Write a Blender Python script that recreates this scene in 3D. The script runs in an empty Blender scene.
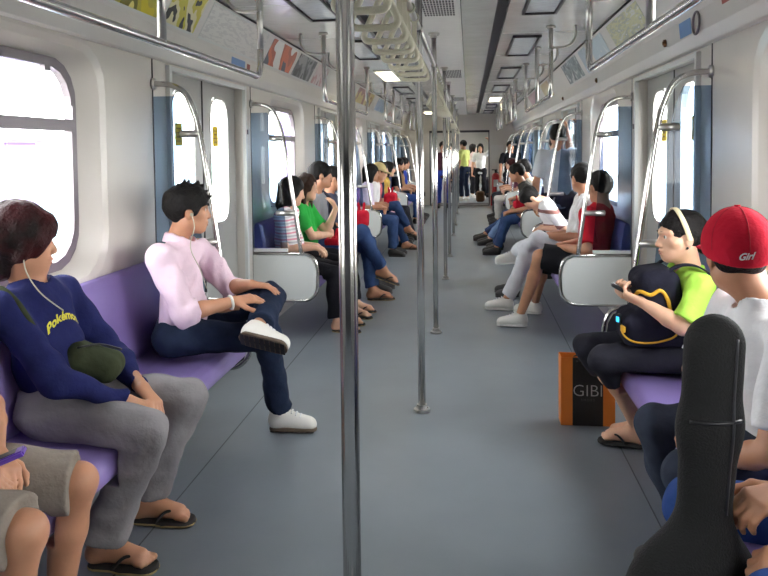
import bpy, bmesh, math, random
import numpy as np
from mathutils import Vector, Matrix
from mathutils.bvhtree import BVHTree
random.seed(7); RNG = np.random.RandomState(5)
SC = bpy.context.scene
COL = SC.collection
V = lambda *a: np.array(a, dtype=float)
def nz(v):
    v = np.asarray(v, float); return v / max(1e-9, np.linalg.norm(v))
UP = V(0, 0, 1)

# ------------------------------------------------------------------ materials
def lin(c):
    return tuple(((x / 255) / 12.92 if x / 255 <= .04045 else ((x / 255 + .055) / 1.055) ** 2.4) for x in c) + (1.0,)
def mat(name, rgb, rough=.6, metal=0, var=0.0, vscale=8, bump=0.0, bscale=200, rgb2=None, spec=.5, sss=0, coat=0):
    m = bpy.data.materials.new(name); m.use_nodes = True
    nt = m.node_tree; b = nt.nodes['Principled BSDF']
    b.inputs['Base Color'].default_value = lin(rgb); b.inputs['Roughness'].default_value = rough
    b.inputs['Metallic'].default_value = metal; b.inputs['Specular IOR Level'].default_value = spec
    if sss:
        b.inputs['Subsurface Weight'].default_value = sss; b.inputs['Subsurface Radius'].default_value = (.02, .008, .004)
    if coat: b.inputs['Coat Weight'].default_value = coat; b.inputs['Coat Roughness'].default_value = .15
    tc = nt.nodes.new('ShaderNodeTexCoord')
    if var or rgb2:
        n = nt.nodes.new('ShaderNodeTexNoise'); n.inputs['Scale'].default_value = vscale; n.inputs['Detail'].default_value = 4
        nt.links.new(tc.outputs['Object'], n.inputs['Vector'])
        r = nt.nodes.new('ShaderNodeValToRGB'); r.color_ramp.elements[0].position = .35; r.color_ramp.elements[1].position = .65
        c = np.array(lin(rgb)[:3])
        r.color_ramp.elements[0].color = tuple(c * (1 - var)) + (1,)
        r.color_ramp.elements[1].color = lin(rgb2) if rgb2 else tuple(np.minimum(c * (1 + var), 1)) + (1,)
        nt.links.new(n.outputs['Fac'], r.inputs['Fac']); nt.links.new(r.outputs['Color'], b.inputs['Base Color'])
    if bump:
        n2 = nt.nodes.new('ShaderNodeTexNoise'); n2.inputs['Scale'].default_value = bscale; n2.inputs['Detail'].default_value = 3
        nt.links.new(tc.outputs['Object'], n2.inputs['Vector'])
        bp = nt.nodes.new('ShaderNodeBump'); bp.inputs['Strength'].default_value = bump; bp.inputs['Distance'].default_value = .01
        nt.links.new(n2.outputs['Fac'], bp.inputs['Height']); nt.links.new(bp.outputs['Normal'], b.inputs['Normal'])
    return m
def stripes(name, cols, period, axis=2, rough=.85):
    m = mat(name, cols[0], rough); nt = m.node_tree; b = nt.nodes['Principled BSDF']
    tc = nt.nodes.new('ShaderNodeTexCoord'); sp = nt.nodes.new('ShaderNodeSeparateXYZ'); nt.links.new(tc.outputs['Object'], sp.inputs[0])
    d = nt.nodes.new('ShaderNodeMath'); d.operation = 'DIVIDE'; d.inputs[1].default_value = period; nt.links.new(sp.outputs[axis], d.inputs[0])
    f = nt.nodes.new('ShaderNodeMath'); f.operation = 'FRACT'; nt.links.new(d.outputs[0], f.inputs[0])
    r = nt.nodes.new('ShaderNodeValToRGB'); r.color_ramp.interpolation = 'CONSTANT'
    r.color_ramp.elements[0].color = lin(cols[0])
    r.color_ramp.elements[1].position = 1 / len(cols); r.color_ramp.elements[1].color = lin(cols[1])
    for i in range(2, len(cols)):
        e = r.color_ramp.elements.new(i / len(cols)); e.color = lin(cols[i])
    nt.links.new(f.outputs[0], r.inputs['Fac']); nt.links.new(r.outputs['Color'], b.inputs['Base Color'])
    return m
def glass(name, tint, gloss=.06):
    m = bpy.data.materials.new(name); m.use_nodes = True; nt = m.node_tree; nt.nodes.clear()
    o = nt.nodes.new('ShaderNodeOutputMaterial'); t = nt.nodes.new('ShaderNodeBsdfTransparent'); g = nt.nodes.new('ShaderNodeBsdfGlossy')
    t.inputs[0].default_value = tuple(tint) + (1,); g.inputs['Roughness'].default_value = .03
    fr = nt.nodes.new('ShaderNodeFresnel'); fr.inputs['IOR'].default_value = 1.35
    ge = nt.nodes.new('ShaderNodeNewGeometry'); iv = nt.nodes.new('ShaderNodeMath'); iv.operation = 'SUBTRACT'; iv.inputs[0].default_value = 1.0
    nt.links.new(ge.outputs['Backfacing'], iv.inputs[1]); mu = nt.nodes.new('ShaderNodeMath'); mu.operation = 'MULTIPLY'
    nt.links.new(fr.outputs[0], mu.inputs[0]); nt.links.new(iv.outputs[0], mu.inputs[1])
    mx = nt.nodes.new('ShaderNodeMixShader'); nt.links.new(mu.outputs[0], mx.inputs[0])
    nt.links.new(t.outputs[0], mx.inputs[1]); nt.links.new(g.outputs[0], mx.inputs[2]); nt.links.new(mx.outputs[0], o.inputs[0])
    return m
def emit(name, rgb, s):
    m = bpy.data.materials.new(name); m.use_nodes = True; b = m.node_tree.nodes['Principled BSDF']
    b.inputs['Base Color'].default_value = lin(rgb); b.inputs['Emission Color'].default_value = lin(rgb); b.inputs['Emission Strength'].default_value = s
    return m
def poster_mat(name, cols, scale=9, kind='blocks'):
    m = mat(name, cols[0], .35); nt = m.node_tree; b = nt.nodes['Principled BSDF']
    tc = nt.nodes.new('ShaderNodeTexCoord')
    r = nt.nodes.new('ShaderNodeValToRGB'); r.color_ramp.interpolation = 'CONSTANT'
    r.color_ramp.elements[0].color = lin(cols[0]); r.color_ramp.elements[1].color = lin(cols[-1]); r.color_ramp.elements[1].position = .68
    for i, c in enumerate(cols[1:-1]):
        e = r.color_ramp.elements.new(.38 + .3 * i / max(1, len(cols) - 2)); e.color = lin(c)
    if kind == 'lines':
        w = nt.nodes.new('ShaderNodeTexNoise'); w.inputs['Scale'].default_value = scale
        mp = nt.nodes.new('ShaderNodeMapping'); mp.inputs['Scale'].default_value = (3, 1.2, 7)
        nt.links.new(tc.outputs['Object'], mp.inputs[0]); nt.links.new(mp.outputs[0], w.inputs['Vector'])
    else:
        w = nt.nodes.new('ShaderNodeTexNoise'); w.inputs['Scale'].default_value = scale; w.inputs['Detail'].default_value = 1.5
        nt.links.new(tc.outputs['Object'], w.inputs['Vector'])
    nt.links.new(w.outputs['Fac'], r.inputs['Fac']); nt.links.new(r.outputs['Color'], b.inputs['Base Color'])
    return m
M = {}
M['wall'] = mat('wall_panel', (211, 205, 197), .28, var=.03, vscale=2, bump=.02, bscale=6, coat=.3)
M['cove'] = mat('cove_panel', (214, 210, 205), .3, var=.02, vscale=3)
M['ceil'] = mat('ceiling_panel', (226, 224, 221), .4, var=.03)
M['duct'] = mat('glossy_ceiling', (220, 220, 218), .2, .4, var=.05, vscale=4, bump=.35, bscale=7)
M['seam'] = mat('floor_seam', (78, 82, 86), .6)
M['slot'] = mat('dark_slot', (52, 48, 54), .6)
M['door'] = mat('door_steel', (172, 172, 170), .32, .35, var=.03, vscale=3)
M['steel'] = mat('stainless', (205, 203, 200), .16, 1.0)
M['steel2'] = mat('brushed_stainless', (190, 188, 184), .3, 1.0, bump=.05)
M['gasket'] = mat('rubber_gasket', (58, 52, 54), .7)
M['winframe'] = mat('window_aluminium', (128, 120, 126), .4, .5)
M['seat'] = mat('purple_plastic', (150, 131, 194), .34, var=.05, vscale=5, coat=.2)
M['seatdark'] = mat('seat_underside', (78, 70, 96), .5)
M['white'] = mat('white_laminate', (212, 214, 212), .35)
M['darkpanel'] = mat('dark_laminate', (62, 62, 68), .4)
M['tint'] = glass('blue_tinted_glass', (.57, .66, .76))
M['clear'] = glass('clear_glass', (.97, .98, .98))
M['strap'] = mat('cream_plastic', (188, 184, 164), .4)
M['rubber'] = mat('black_rubber', (28, 27, 28), .7)
M['black'] = mat('black_plastic', (20, 20, 23), .4)
M['lampoff'] = mat('lamp_diffuser', (205, 210, 214), .15, .2, bump=.3, bscale=16)
M['lampon'] = emit('lit_diffuser', (255, 240, 205), 9)
M['yellow'] = mat('yellow_sticker', (226, 196, 40), .5)
M['bluestick'] = mat('blue_sticker', (112, 150, 200), .5)
M['red'] = mat('red_paint', (176, 26, 30), .35)
M['redstrip'] = mat('red_strip', (150, 70, 62), .5)
M['brass'] = mat('brass', (120, 84, 50), .4, .6)
def floor_mat():
    m = mat('grey_vinyl_floor', (116, 123, 129), .36, var=.06, vscale=2.2, bump=.03, bscale=120); return m
M['floor'] = floor_mat()

# ------------------------------------------------------------------ object helpers
def raw(name, verts, faces, m, parent=None, smooth=False, loc=None, mats=None, midx=None):
    me = bpy.data.meshes.new(name)
    vs = np.asarray(verts, np.float32).reshape(-1, 3)
    off = np.zeros(3)
    if loc is not None: off = np.array(loc, float)
    elif parent is not None: off = np.array(parent['_w'])
    vs = vs - off.astype(np.float32)
    if isinstance(faces, np.ndarray):
        n = len(faces); k = faces.shape[1]
        me.vertices.add(len(vs)); me.vertices.foreach_set('co', vs.ravel())
        me.loops.add(n * k); me.loops.foreach_set('vertex_index', faces.astype(np.int32).ravel())
        me.polygons.add(n); me.polygons.foreach_set('loop_start', np.arange(0, n * k, k, dtype=np.int32))
        me.update(calc_edges=True)
    else:
        me.from_pydata([tuple(v) for v in vs.tolist()], [], faces)
    for mm in (mats or [m]): me.materials.append(mm)
    if midx is not None: me.polygons.foreach_set('material_index', np.asarray(midx, np.int32))
    if smooth: me.polygons.foreach_set('use_smooth', np.ones(len(me.polygons), bool))
    me.validate(); me.update()
    o = bpy.data.objects.new(name, me); COL.objects.link(o)
    if parent is not None:
        o.parent = parent; o.location = tuple(off - np.array(parent['_w']))
    else: o.location = tuple(off)
    o['_w'] = [float(q) for q in off]
    return o
def fin(bm, name, m, parent=None, smooth=False, loc=None, bevel=0, mats=None):
    if bevel:
        bmesh.ops.bevel(bm, geom=[e for e in bm.edges if len(e.link_faces) == 2 and e.calc_face_angle(0) > .6], offset=bevel, segments=2, affect='EDGES', clamp_overlap=True)
    bmesh.ops.recalc_face_normals(bm, faces=bm.faces)
    vs = [v.co[:] for v in bm.verts]; bm.verts.index_update()
    fs = [[v.index for v in f.verts] for f in bm.faces]; mi = [f.material_index for f in bm.faces]
    bm.free()
    return raw(name, vs, fs, m, parent, smooth, loc, mats, mi if mats else None)
def thing(name, label, cat, loc, group=None, kind=None):
    o = bpy.data.objects.new(name, None); COL.objects.link(o); o.empty_display_size = .1
    o.location = loc; o['_w'] = [float(q) for q in loc]
    tag(o, label, cat, group, kind); return o
def tag(o, label=None, cat=None, group=None, kind=None):
    if label: o['label'] = label
    if cat: o['category'] = cat
    if group: o['group'] = group
    if kind: o['kind'] = kind
    return o
def struct(o): o['kind'] = 'structure'; return o
def box(bm, c, h, R=None, mi=0):
    r = bmesh.ops.create_cube(bm, size=1)
    for v in r['verts']:
        p = np.array(v.co) * 2 * np.array(h)
        if R is not None: p = p @ np.array(R)      # rows of R = local axes in world
        v.co = p + np.array(c)
    for f in {f for v in r['verts'] for f in v.link_faces}: f.material_index = mi
    return r['verts']
def catmull(pts, n=6, closed=False):
    P = [np.asarray(p, float) for p in pts]; out = []
    N = len(P); rng = range(N if closed else N - 1)
    for i in rng:
        g = lambda j: P[j % N] if closed else P[min(max(j, 0), N - 1)]
        a, b, c, d = g(i - 1), g(i), g(i + 1), g(i + 2)
        for k in range(n):
            t = k / n
            out.append(.5 * (2 * b + (c - a) * t + (2 * a - 5 * b + 4 * c - d) * t * t + (3 * b - a - 3 * c + d) * t ** 3))
    if not closed: out.append(P[-1])
    return out
def tube(bm, pts, r, n=10, closed=False, caps=True, mi=0):
    P = [np.asarray(p, float) for p in pts]; N = len(P); rr = r if hasattr(r, '__len__') else [r] * N
    T = [nz(P[(i + 1) % N] - P[i - 1]) if closed else nz(P[min(i + 1, N - 1)] - P[max(i - 1, 0)]) for i in range(N)]
    a = nz(np.cross(T[0], V(.3, .9, .31))); rings = []
    for i in range(N):
        a = nz(a - T[i] * np.dot(a, T[i])); b = np.cross(T[i], a)
        rings.append([bm.verts.new(tuple(P[i] + rr[i] * (math.cos(q) * a + math.sin(q) * b))) for q in [2 * math.pi * k / n for k in range(n)]])
    for i in range(N if closed else N - 1):
        A, B = rings[i], rings[(i + 1) % N]
        for k in range(n):
            f = bm.faces.new((A[k], A[(k + 1) % n], B[(k + 1) % n], B[k])); f.material_index = mi
    if not closed and caps: bm.faces.new(rings[0][::-1]); bm.faces.new(rings[-1])
def tubeobj(name, pts, r, m, parent=None, n=10, closed=False, loc=None):
    bm = bmesh.new(); tube(bm, pts, r, n, closed); return fin(bm, name, m, parent, True, loc)
def cyl(bm, c, axis, r, hh, n=20, mi=0):
    axis = nz(axis); tube(bm, [np.array(c) - axis * hh, np.array(c) + axis * hh], r, n, mi=mi)
def extrude_y(bm, prof, y0, y1, closed=True, mi=0):
    A = [bm.verts.new((p[0], y0, p[1])) for p in prof]; B = [bm.verts.new((p[0], y1, p[1])) for p in prof]
    n = len(prof)
    for i in range(n if closed else n - 1):
        f = bm.faces.new((A[i], A[(i + 1) % n], B[(i + 1) % n], B[i])); f.material_index = mi
    if closed: bm.faces.new(A[::-1]); bm.faces.new(B)
_txt = {}
def text_mesh(s, size=1.0, shear=0, bold=0):
    cu = bpy.data.curves.new('t', 'FONT'); cu.body = s; cu.size = size; cu.align_x = 'CENTER'; cu.align_y = 'CENTER'; cu.shear = shear; cu.offset = bold; cu.resolution_u = 3
    ob = bpy.data.objects.new('t', cu); COL.objects.link(ob)
    dg = bpy.context.evaluated_depsgraph_get(); me = bpy.data.meshes.new_from_object(ob.evaluated_get(dg))
    vs = np.array([v.co[:] for v in me.vertices]).reshape(-1, 3); fs = [list(p.vertices) for p in me.polygons]
    bpy.data.objects.remove(ob); bpy.data.curves.remove(cu); bpy.data.meshes.remove(me)
    return vs, fs

# ------------------------------------------------------------------ rounded opening helper
def rr_ray(c, hw, hh, r, ang):
    d = np.stack([np.cos(ang), np.sin(ang)], -1); lo = np.zeros(len(ang)); hi = np.full(len(ang), 5.0)
    for _ in range(40):
        m = (lo + hi) / 2; p = np.abs(d * m[:, None]) - (np.array([hw, hh]) - r)
        s = np.linalg.norm(np.maximum(p, 0), axis=1) + np.minimum(p.max(1), 0) - r
        lo = np.where(s < 0, m, lo); hi = np.where(s < 0, hi, m)
    return np.array(c) + d * lo[:, None]
def loops(c, hole, outer=None, n=56):
    """angles shared by a rounded opening (hw,hh,r) and a surrounding rectangle (y0,y1,z0,z1)."""
    ang = list(np.linspace(0, 2 * math.pi, n, endpoint=False))
    if outer:
        y0, y1, z0, z1 = outer
        ang += [math.atan2(z - c[1], y - c[0]) % (2 * math.pi) for y in (y0, y1) for z in (z0, z1)]
    ang = np.array(sorted(ang)); H = rr_ray(c, *hole, ang)
    if not outer: return H
    d = np.stack([np.cos(ang), np.sin(ang)], -1)
    with np.errstate(divide='ignore'):
        ty = np.where(d[:, 0] > 0, (y1 - c[0]) / d[:, 0], (y0 - c[0]) / d[:, 0]); tz = np.where(d[:, 1] > 0, (z1 - c[1]) / d[:, 1], (z0 - c[1]) / d[:, 1])
    t = np.minimum(np.abs(ty), np.abs(tz)); return H, np.array(c) + d * t[:, None]
def ring(bm, A, xa, B, xb, mi=0):
    a = [bm.verts.new((xa, p[0], p[1])) for p in A]; b = [bm.verts.new((xb, p[0], p[1])) for p in B]; n = len(a)
    for i in range(n):
        f = bm.faces.new((a[i], a[(i + 1) % n], b[(i + 1) % n], b[i])); f.material_index = mi
    return a, b
def fillx(bm, A, x):
    return bm.faces.new([bm.verts.new((x, p[0], p[1])) for p in A])
def slabx(bm, A, x0, x1):
    a = [bm.verts.new((x0, p[0], p[1])) for p in A]; b = [bm.verts.new((x1, p[0], p[1])) for p in A]; n = len(a)
    bm.faces.new(a); bm.faces.new(b[::-1])
    for i in range(n): bm.faces.new((a[i], a[(i + 1) % n], b[(i + 1) % n], b[i]))

# ------------------------------------------------------------------ implicit-surface mesher (bodies, clothes, bags)
class Sdf:
    def __init__(s): s.ops = []
    def rc(s, a, b, r1, r2=None, k=.02, op='u', cap='', flat=None):
        s.ops.append(('rc', np.asarray(a, float), np.asarray(b, float), r1, r1 if r2 is None else r2, k, op, cap, flat)); return s
    def el(s, c, R, r, k=.02, op='u'):
        s.ops.append(('el', np.asarray(c, float), np.asarray(R, float), np.asarray(r, float), 0, k, op, '', None)); return s
    def bx(s, c, R, hf, rad=.01, k=.01, op='u'):
        s.ops.append(('bx', np.asarray(c, float), np.asarray(R, float), np.asarray(hf, float), rad, k, op, '', None)); return s
    def pl(s, p, n, rad=9.0, k=.0):
        s.ops.append(('pl', np.asarray(p, float), nz(n), rad, 0, k, 'i', '', None)); return s
    def bb(s, o):
        if o[0] == 'rc':
            r = max(o[3], o[4]) * 1.02; return np.minimum(o[1], o[2]) - r, np.maximum(o[1], o[2]) + r
        if o[0] == 'el': e = np.sqrt(((o[2].T * o[3]) ** 2).sum(1)); return o[1] - e, o[1] + e
        if o[0] == 'bx': e = np.abs(o[2].T * (o[3] + 0)).sum(1); return o[1] - e, o[1] + e
        return o[1] - o[3], o[1] + o[3]
    def mesh(s, h, noise=0, nfreq=30, aniso=(1, 1, 1)):
        B = [s.bb(o) for o in s.ops if o[6] == 'u']
        lo = np.min([b[0] for b in B], 0) - 4 * h - noise; hi = np.max([b[1] for b in B], 0) + 4 * h + noise
        dim = np.ceil((hi - lo) / h).astype(int) + 1
        F = np.full(dim, .3, np.float32); ax = [(lo[i] + h * np.arange(dim[i])).astype(np.float32) for i in range(3)]
        post = [o for o in s.ops if o[6] == 'x']; todo = [o for o in s.ops if o[6] != 'x'] + [None] + post
        for o in todo:
            if o is None:
                s.wrinkle(F, lo, h, noise, nfreq, aniso); continue
            k = o[5]; b0, b1 = s.bb(o); pad = max(k, .0) + 3 * h + .01
            i0 = np.clip(np.floor((b0 - pad - lo) / h).astype(int), 0, dim); i1 = np.clip(np.ceil((b1 + pad - lo) / h).astype(int) + 1, 0, dim)
            if (i1 <= i0).any(): continue
            sl = tuple(slice(a, b) for a, b in zip(i0, i1))
            X = ax[0][sl[0]][:, None, None]; Y = ax[1][sl[1]][None, :, None]; Z = ax[2][sl[2]][None, None, :]
            if o[0] == 'rc':
                a, b = o[1], o[2]; ba = b - a; L2 = max(1e-9, float(ba @ ba))
                x, y, z = X - a[0], Y - a[1], Z - a[2]
                tr = (x * ba[0] + y * ba[1] + z * ba[2]) / L2; t = np.clip(tr, 0, 1)
                qx, qy, qz = x - t * ba[0], y - t * ba[1], z - t * ba[2]
                if o[8] is not None:
                    n_, f = o[8]; c_ = (qx * n_[0] + qy * n_[1] + qz * n_[2]) * (1 / f - 1)
                    qx, qy, qz = qx + n_[0] * c_, qy + n_[1] * c_, qz + n_[2] * c_
                d = np.sqrt(qx * qx + qy * qy + qz * qz) - (o[3] + (o[4] - o[3]) * t)
                if o[8] is not None: d = d * (.35 + .65 * o[8][1])
                L = math.sqrt(L2)
                if 'b' in o[7]: d = np.maximum(d, (tr - 1) * L)
                if 'a' in o[7]: d = np.maximum(d, -tr * L)
            elif o[0] == 'pl':
                d = (X - o[1][0]) * o[2][0] + (Y - o[1][1]) * o[2][1] + (Z - o[1][2]) * o[2][2]
                if o[3] < 5:
                    rr = np.sqrt((X - o[1][0]) ** 2 + (Y - o[1][1]) ** 2 + (Z - o[1][2]) ** 2) - o[3]; d = np.where(rr < 0, d, -1.0).astype(np.float32)
            else:
                x, y, z = X - o[1][0], Y - o[1][1], Z - o[1][2]; R = o[2]
                q = [x * R[i, 0] + y * R[i, 1] + z * R[i, 2] for i in range(3)]
                if o[0] == 'el':
                    k0 = np.sqrt(sum((q[i] / o[3][i]) ** 2 for i in range(3))); k1 = np.sqrt(sum((q[i] / o[3][i] ** 2) ** 2 for i in range(3)))
                    d = k0 * (k0 - 1) / np.maximum(k1, 1e-6)
                else:
                    q = [np.abs(q[i]) - (o[3][i] - o[4]) for i in range(3)]
                    d = np.sqrt(sum(np.maximum(v, 0) ** 2 for v in q)) + np.minimum(np.maximum(np.maximum(q[0], q[1]), q[2]), 0) - o[4]
            f = F[sl]; kk = max(k, 1e-6)
            if o[6] == 'u':
                hh = np.maximum(kk - np.abs(f - d), 0) / kk; F[sl] = np.minimum(f, d) - hh * hh * kk * .25
            else:
                e = -d if o[6] in 'sx' else d
                hh = np.maximum(kk - np.abs(f - e), 0) / kk; F[sl] = np.maximum(f, e) + hh * hh * kk * .25
        return nets(F, lo, h)
    def wrinkle(s, F, lo, h, noise, nfreq, aniso):
        if not noise: return
        msk = np.argwhere(np.abs(F) < .03 + noise * 2)
        if len(msk):
            P = lo + h * msk; acc = np.zeros(len(P))
            for q in range(5):
                w = nz(RNG.randn(3)) * np.array(aniso) * nfreq * (.6 + .5 * q); acc += np.sin(P @ w + RNG.rand() * 6.28 + 1.5 * np.sin(P @ nz(RNG.randn(3)) * nfreq * .5)) / (1 + .5 * q)
            F[tuple(msk.T)] += (acc * noise / 2).astype(np.float32)
def nets(F, lo, h):
    I = F < 0; c = np.zeros(np.array(F.shape) - 1, np.uint8)
    sl = lambda a, n: slice(a, n - 1 + a)
    cor = [(i, j, k) for i in (0, 1) for j in (0, 1) for k in (0, 1)]
    for (i, j, k) in cor: c += I[sl(i, F.shape[0]), sl(j, F.shape[1]), sl(k, F.shape[2])]
    idx = np.argwhere((c > 0) & (c < 8)); ids = np.full(c.shape, -1, np.int32); ids[tuple(idx.T)] = np.arange(len(idx))
    Vv = np.stack([F[idx[:, 0] + i, idx[:, 1] + j, idx[:, 2] + k] for (i, j, k) in cor], 1)
    acc = np.zeros((len(idx), 3)); cnt = np.zeros(len(idx))
    for a in range(8):
        for b in range(a + 1, 8):
            if sum(abs(cor[a][q] - cor[b][q]) for q in range(3)) != 1: continue
            m = (Vv[:, a] < 0) != (Vv[:, b] < 0); t = Vv[m, a] / (Vv[m, a] - Vv[m, b])
            acc[m] += np.array(cor[a]) + t[:, None] * (np.array(cor[b]) - np.array(cor[a])); cnt[m] += 1
    P = lo + h * (idx + acc / np.maximum(cnt, 1)[:, None]); Q = []
    for axn in range(3):
        S = I.swapaxes(0, axn); D = ids.swapaxes(0, axn)
        E = np.argwhere(S[:-1] != S[1:]); E = E[(E[:, 1] > 0) & (E[:, 2] > 0) & (E[:, 1] < S.shape[1] - 1) & (E[:, 2] < S.shape[2] - 1)]
        i, j, k = E.T; q = np.stack([D[i, j - 1, k - 1], D[i, j, k - 1], D[i, j, k], D[i, j - 1, k]], 1)
        fl = ~S[i, j, k] ^ (axn != 0); q[fl] = q[fl][:, ::-1]; Q.append(q)
    Q = np.concatenate(Q); return P, Q[(Q >= 0).all(1)]
def sobj(S, name, h, m, parent=None, noise=0, nfreq=30, loc=None, aniso=(1, 1, 1)):
    P, Q = S.mesh(h, noise, nfreq, aniso); return raw(name, P, Q, m, parent, True, loc)
# ================================================================== THE CAR
HW = 1.435; ZT = 1.97; ZC = 2.36; T = 4.09; D0 = 3.71
Y0, Y1 = -.45, 18.9; Y2 = 19.7; Y3 = 31.0
def bays():
    return [D0 + T * k for k in (-1, 0, 1, 2, 3)]
seatb = [(d + 1.74, d + T) for d in bays()[:-1]]
seatb2 = [(19.9, 21.7), (21.7, 23.5), (23.5, 25.3), (25.3, 27.1), (27.1, 28.9)]

# floor with longitudinal seams
bm = bmesh.new(); box(bm, (0, (Y0 + Y3) / 2, -.03), (1.6, (Y3 - Y0) / 2 + .1, .03)); struct(fin(bm, 'floor', M['floor']))
for sx in (-1, 1):
    bm = bmesh.new(); box(bm, (sx * .97, (Y0 + Y1) / 2, .0005), (.0025, (Y1 - Y0) / 2, .0008)); struct(fin(bm, 'trim_%d' % (20 + sx), M['seam']))
    bm = bmesh.new(); box(bm, (sx * 1.425, (Y0 + Y1) / 2, .05), (.012, (Y1 - Y0) / 2, .05)); struct(fin(bm, 'baseboard_' + ('left' if sx < 0 else 'right'), M['door']))

# walls: bays with rounded window openings, door bays with a recessed opening
WN = [0]; DN = [0]
def wall(sx, name, seats, doors, ya, yb, plain):
    bm = bmesh.new(); X = sx * HW
    for (a, b) in seats:
        cy = (a + b) / 2; c = (cy, 1.405)
        H, O = loops(c, (.665, .535, .2), (a, b, 0, ZT)); ring(bm, H, X, O, X)
        H2 = rr_ray(c, .63, .505, .19, np.array(sorted(np.linspace(0, 2 * math.pi, 56, endpoint=False))))
        H1 = rr_ray(c, .665, .535, .2, np.linspace(0, 2 * math.pi, 56, endpoint=False))
        H3 = rr_ray(c, .51, .452, .18, np.linspace(0, 2 * math.pi, 56, endpoint=False))
        ring(bm, H1, X, H2, X + sx * .012); ring(bm, H2, X + sx * .012, H3, X + sx * .075)
    for d in doors:
        for (a, b) in ((d, d + .21), (d + 1.54, d + 1.74)):
            box(bm, (X + sx * .05, (a + b) / 2, ZT / 2), (.05, (b - a) / 2, ZT / 2))
        box(bm, (X + sx * .05, d + .875, 1.945), (.05, .665, .025))
        box(bm, (X + sx * .1, d + .875, -.03), (.1, .665, .029))
    for (a, b) in plain:
        box(bm, (X + sx * .02, (a + b) / 2, ZT / 2), (.02, (b - a) / 2, ZT / 2))
    bm.normal_update()
    o = fin(bm, name, M['wall'], smooth=False); struct(o)
    for p in o.data.polygons: p.use_smooth = len(p.vertices) == 4 and p.area < .02
    for (a, b) in seats:
        cy = (a + b) / 2; WN[0] += 1
        bm = bmesh.new(); ang = np.linspace(0, 2 * math.pi, 56, endpoint=False)
        A = rr_ray((cy, 1.405), .513, .455, .18, ang); B = rr_ray((cy, 1.405), .475, .415, .16, ang)
        x0, x1 = X + sx * .06, X + sx * .095
        ring(bm, A, x0, B, x0); ring(bm, B, x0, B, x1); ring(bm, A, x0, A, x1); ring(bm, A, x1, B, x1)
        box(bm, (X + sx * .075, cy, 1.575), (.02, .485, .025)); box(bm, (X + sx * .07, cy + .48, 1.63), (.02, .012, .03)); box(bm, (X + sx * .07, cy + .3, 1.815), (.012, .02, .016))
        w = struct(fin(bm, 'window_%d' % WN[0], M['winframe']))
        bm = bmesh.new(); slabx(bm, B, X + sx * .079, X + sx * .085); fin(bm, 'pane', M['clear'], w)
    for d in doors:
        for q, (a, b) in enumerate(((d + .195, d + .872), (d + .878, d + 1.555))):
            DN[0] += 1; cy = (a + b) / 2 + (.02 if q == 0 else -.02); x0, x1 = X + sx * .06, X + sx * .095
            bm = bmesh.new(); H, O = loops((cy, 1.39), (.185, .445, .13), (a, b, .012, 1.93))
            ring(bm, H, x0, O, x0); ring(bm, H, x1, O, x1); ring(bm, H, x0, H, x1); ring(bm, O, x0, O, x1)
            w = struct(fin(bm, 'door_%d' % DN[0], M['door']))
            ang = np.linspace(0, 2 * math.pi, 48, endpoint=False); A = rr_ray((cy, 1.39), .187, .447, .13, ang); B = rr_ray((cy, 1.39), .168, .428, .115, ang)
            bm = bmesh.new(); ring(bm, A, x0 - sx * .004, B, x0 - sx * .004); ring(bm, B, x0 - sx * .004, B, x1); fin(bm, 'window_frame', M['steel2'], w)
            bm = bmesh.new(); slabx(bm, B, X + sx * .076, X + sx * .082); fin(bm, 'pane', M['clear'], w)
            bm = bmesh.new(); box(bm, (X + sx * .074, cy - .04, 1.56), (.001, .055, .07))
            for r in range(4): box(bm, (X + sx * .0725, cy - .04, 1.52 + r * .026), (.0006, .036, .003), mi=1)
            fin(bm, 'warning_sticker', M['yellow'], w, mats=[M['yellow'], M['brass']])
            bm = bmesh.new(); e = b if q == 0 else a; box(bm, (X + sx * .077, e, .97), (.02, .006, .955)); fin(bm, 'rubber_edge', M['gasket'], w)
db = bays()
for sx, nm in ((-1, 'left'), (1, 'right')):
    wall(sx, 'wall_' + nm, seatb, db, Y0, Y1, [(Y0, -.38), (17.72, 18.9)])
    wall(sx, 'wall_far_' + nm, seatb2, [], Y2, Y3, [(Y2, 19.9), (28.9, Y3)])
    # thin dark seams beside each door bay and the wall joint behind the draught screens
    for i, d in enumerate(db):
        bm = bmesh.new()
        for y in (d - .002, d + 1.742): box(bm, (sx * (HW - .001), y, .985), (.002, .005, .985))
        struct(fin(bm, 'trim_%d' % (40 + i * 2 + (sx > 0)), M['gasket']))
        bm = bmesh.new(); box(bm, (sx * (HW - .012), d + .19, .98), (.012, .018, .96)); box(bm, (sx * (HW - .012), d + 1.56, .98), (.012, .018, .96))
        box(bm, (sx * (HW - .01), d + .875, 1.925), (.012, .69, .012))
        struct(fin(bm, 'trim_%d' % (60 + i * 2 + (sx > 0)), M['white']))
        bm = bmesh.new(); box(bm, (sx * (HW - .02), d + 1.575, 1.6), (.012, .01, .018)); o = fin(bm, 'door_latch', M['winframe'])
        tag(o, 'small grey door latch block on the %s side post of the %s doorway' % (nm, ['rear', 'first', 'second', 'third', 'fourth'][i]), 'latch')

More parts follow.
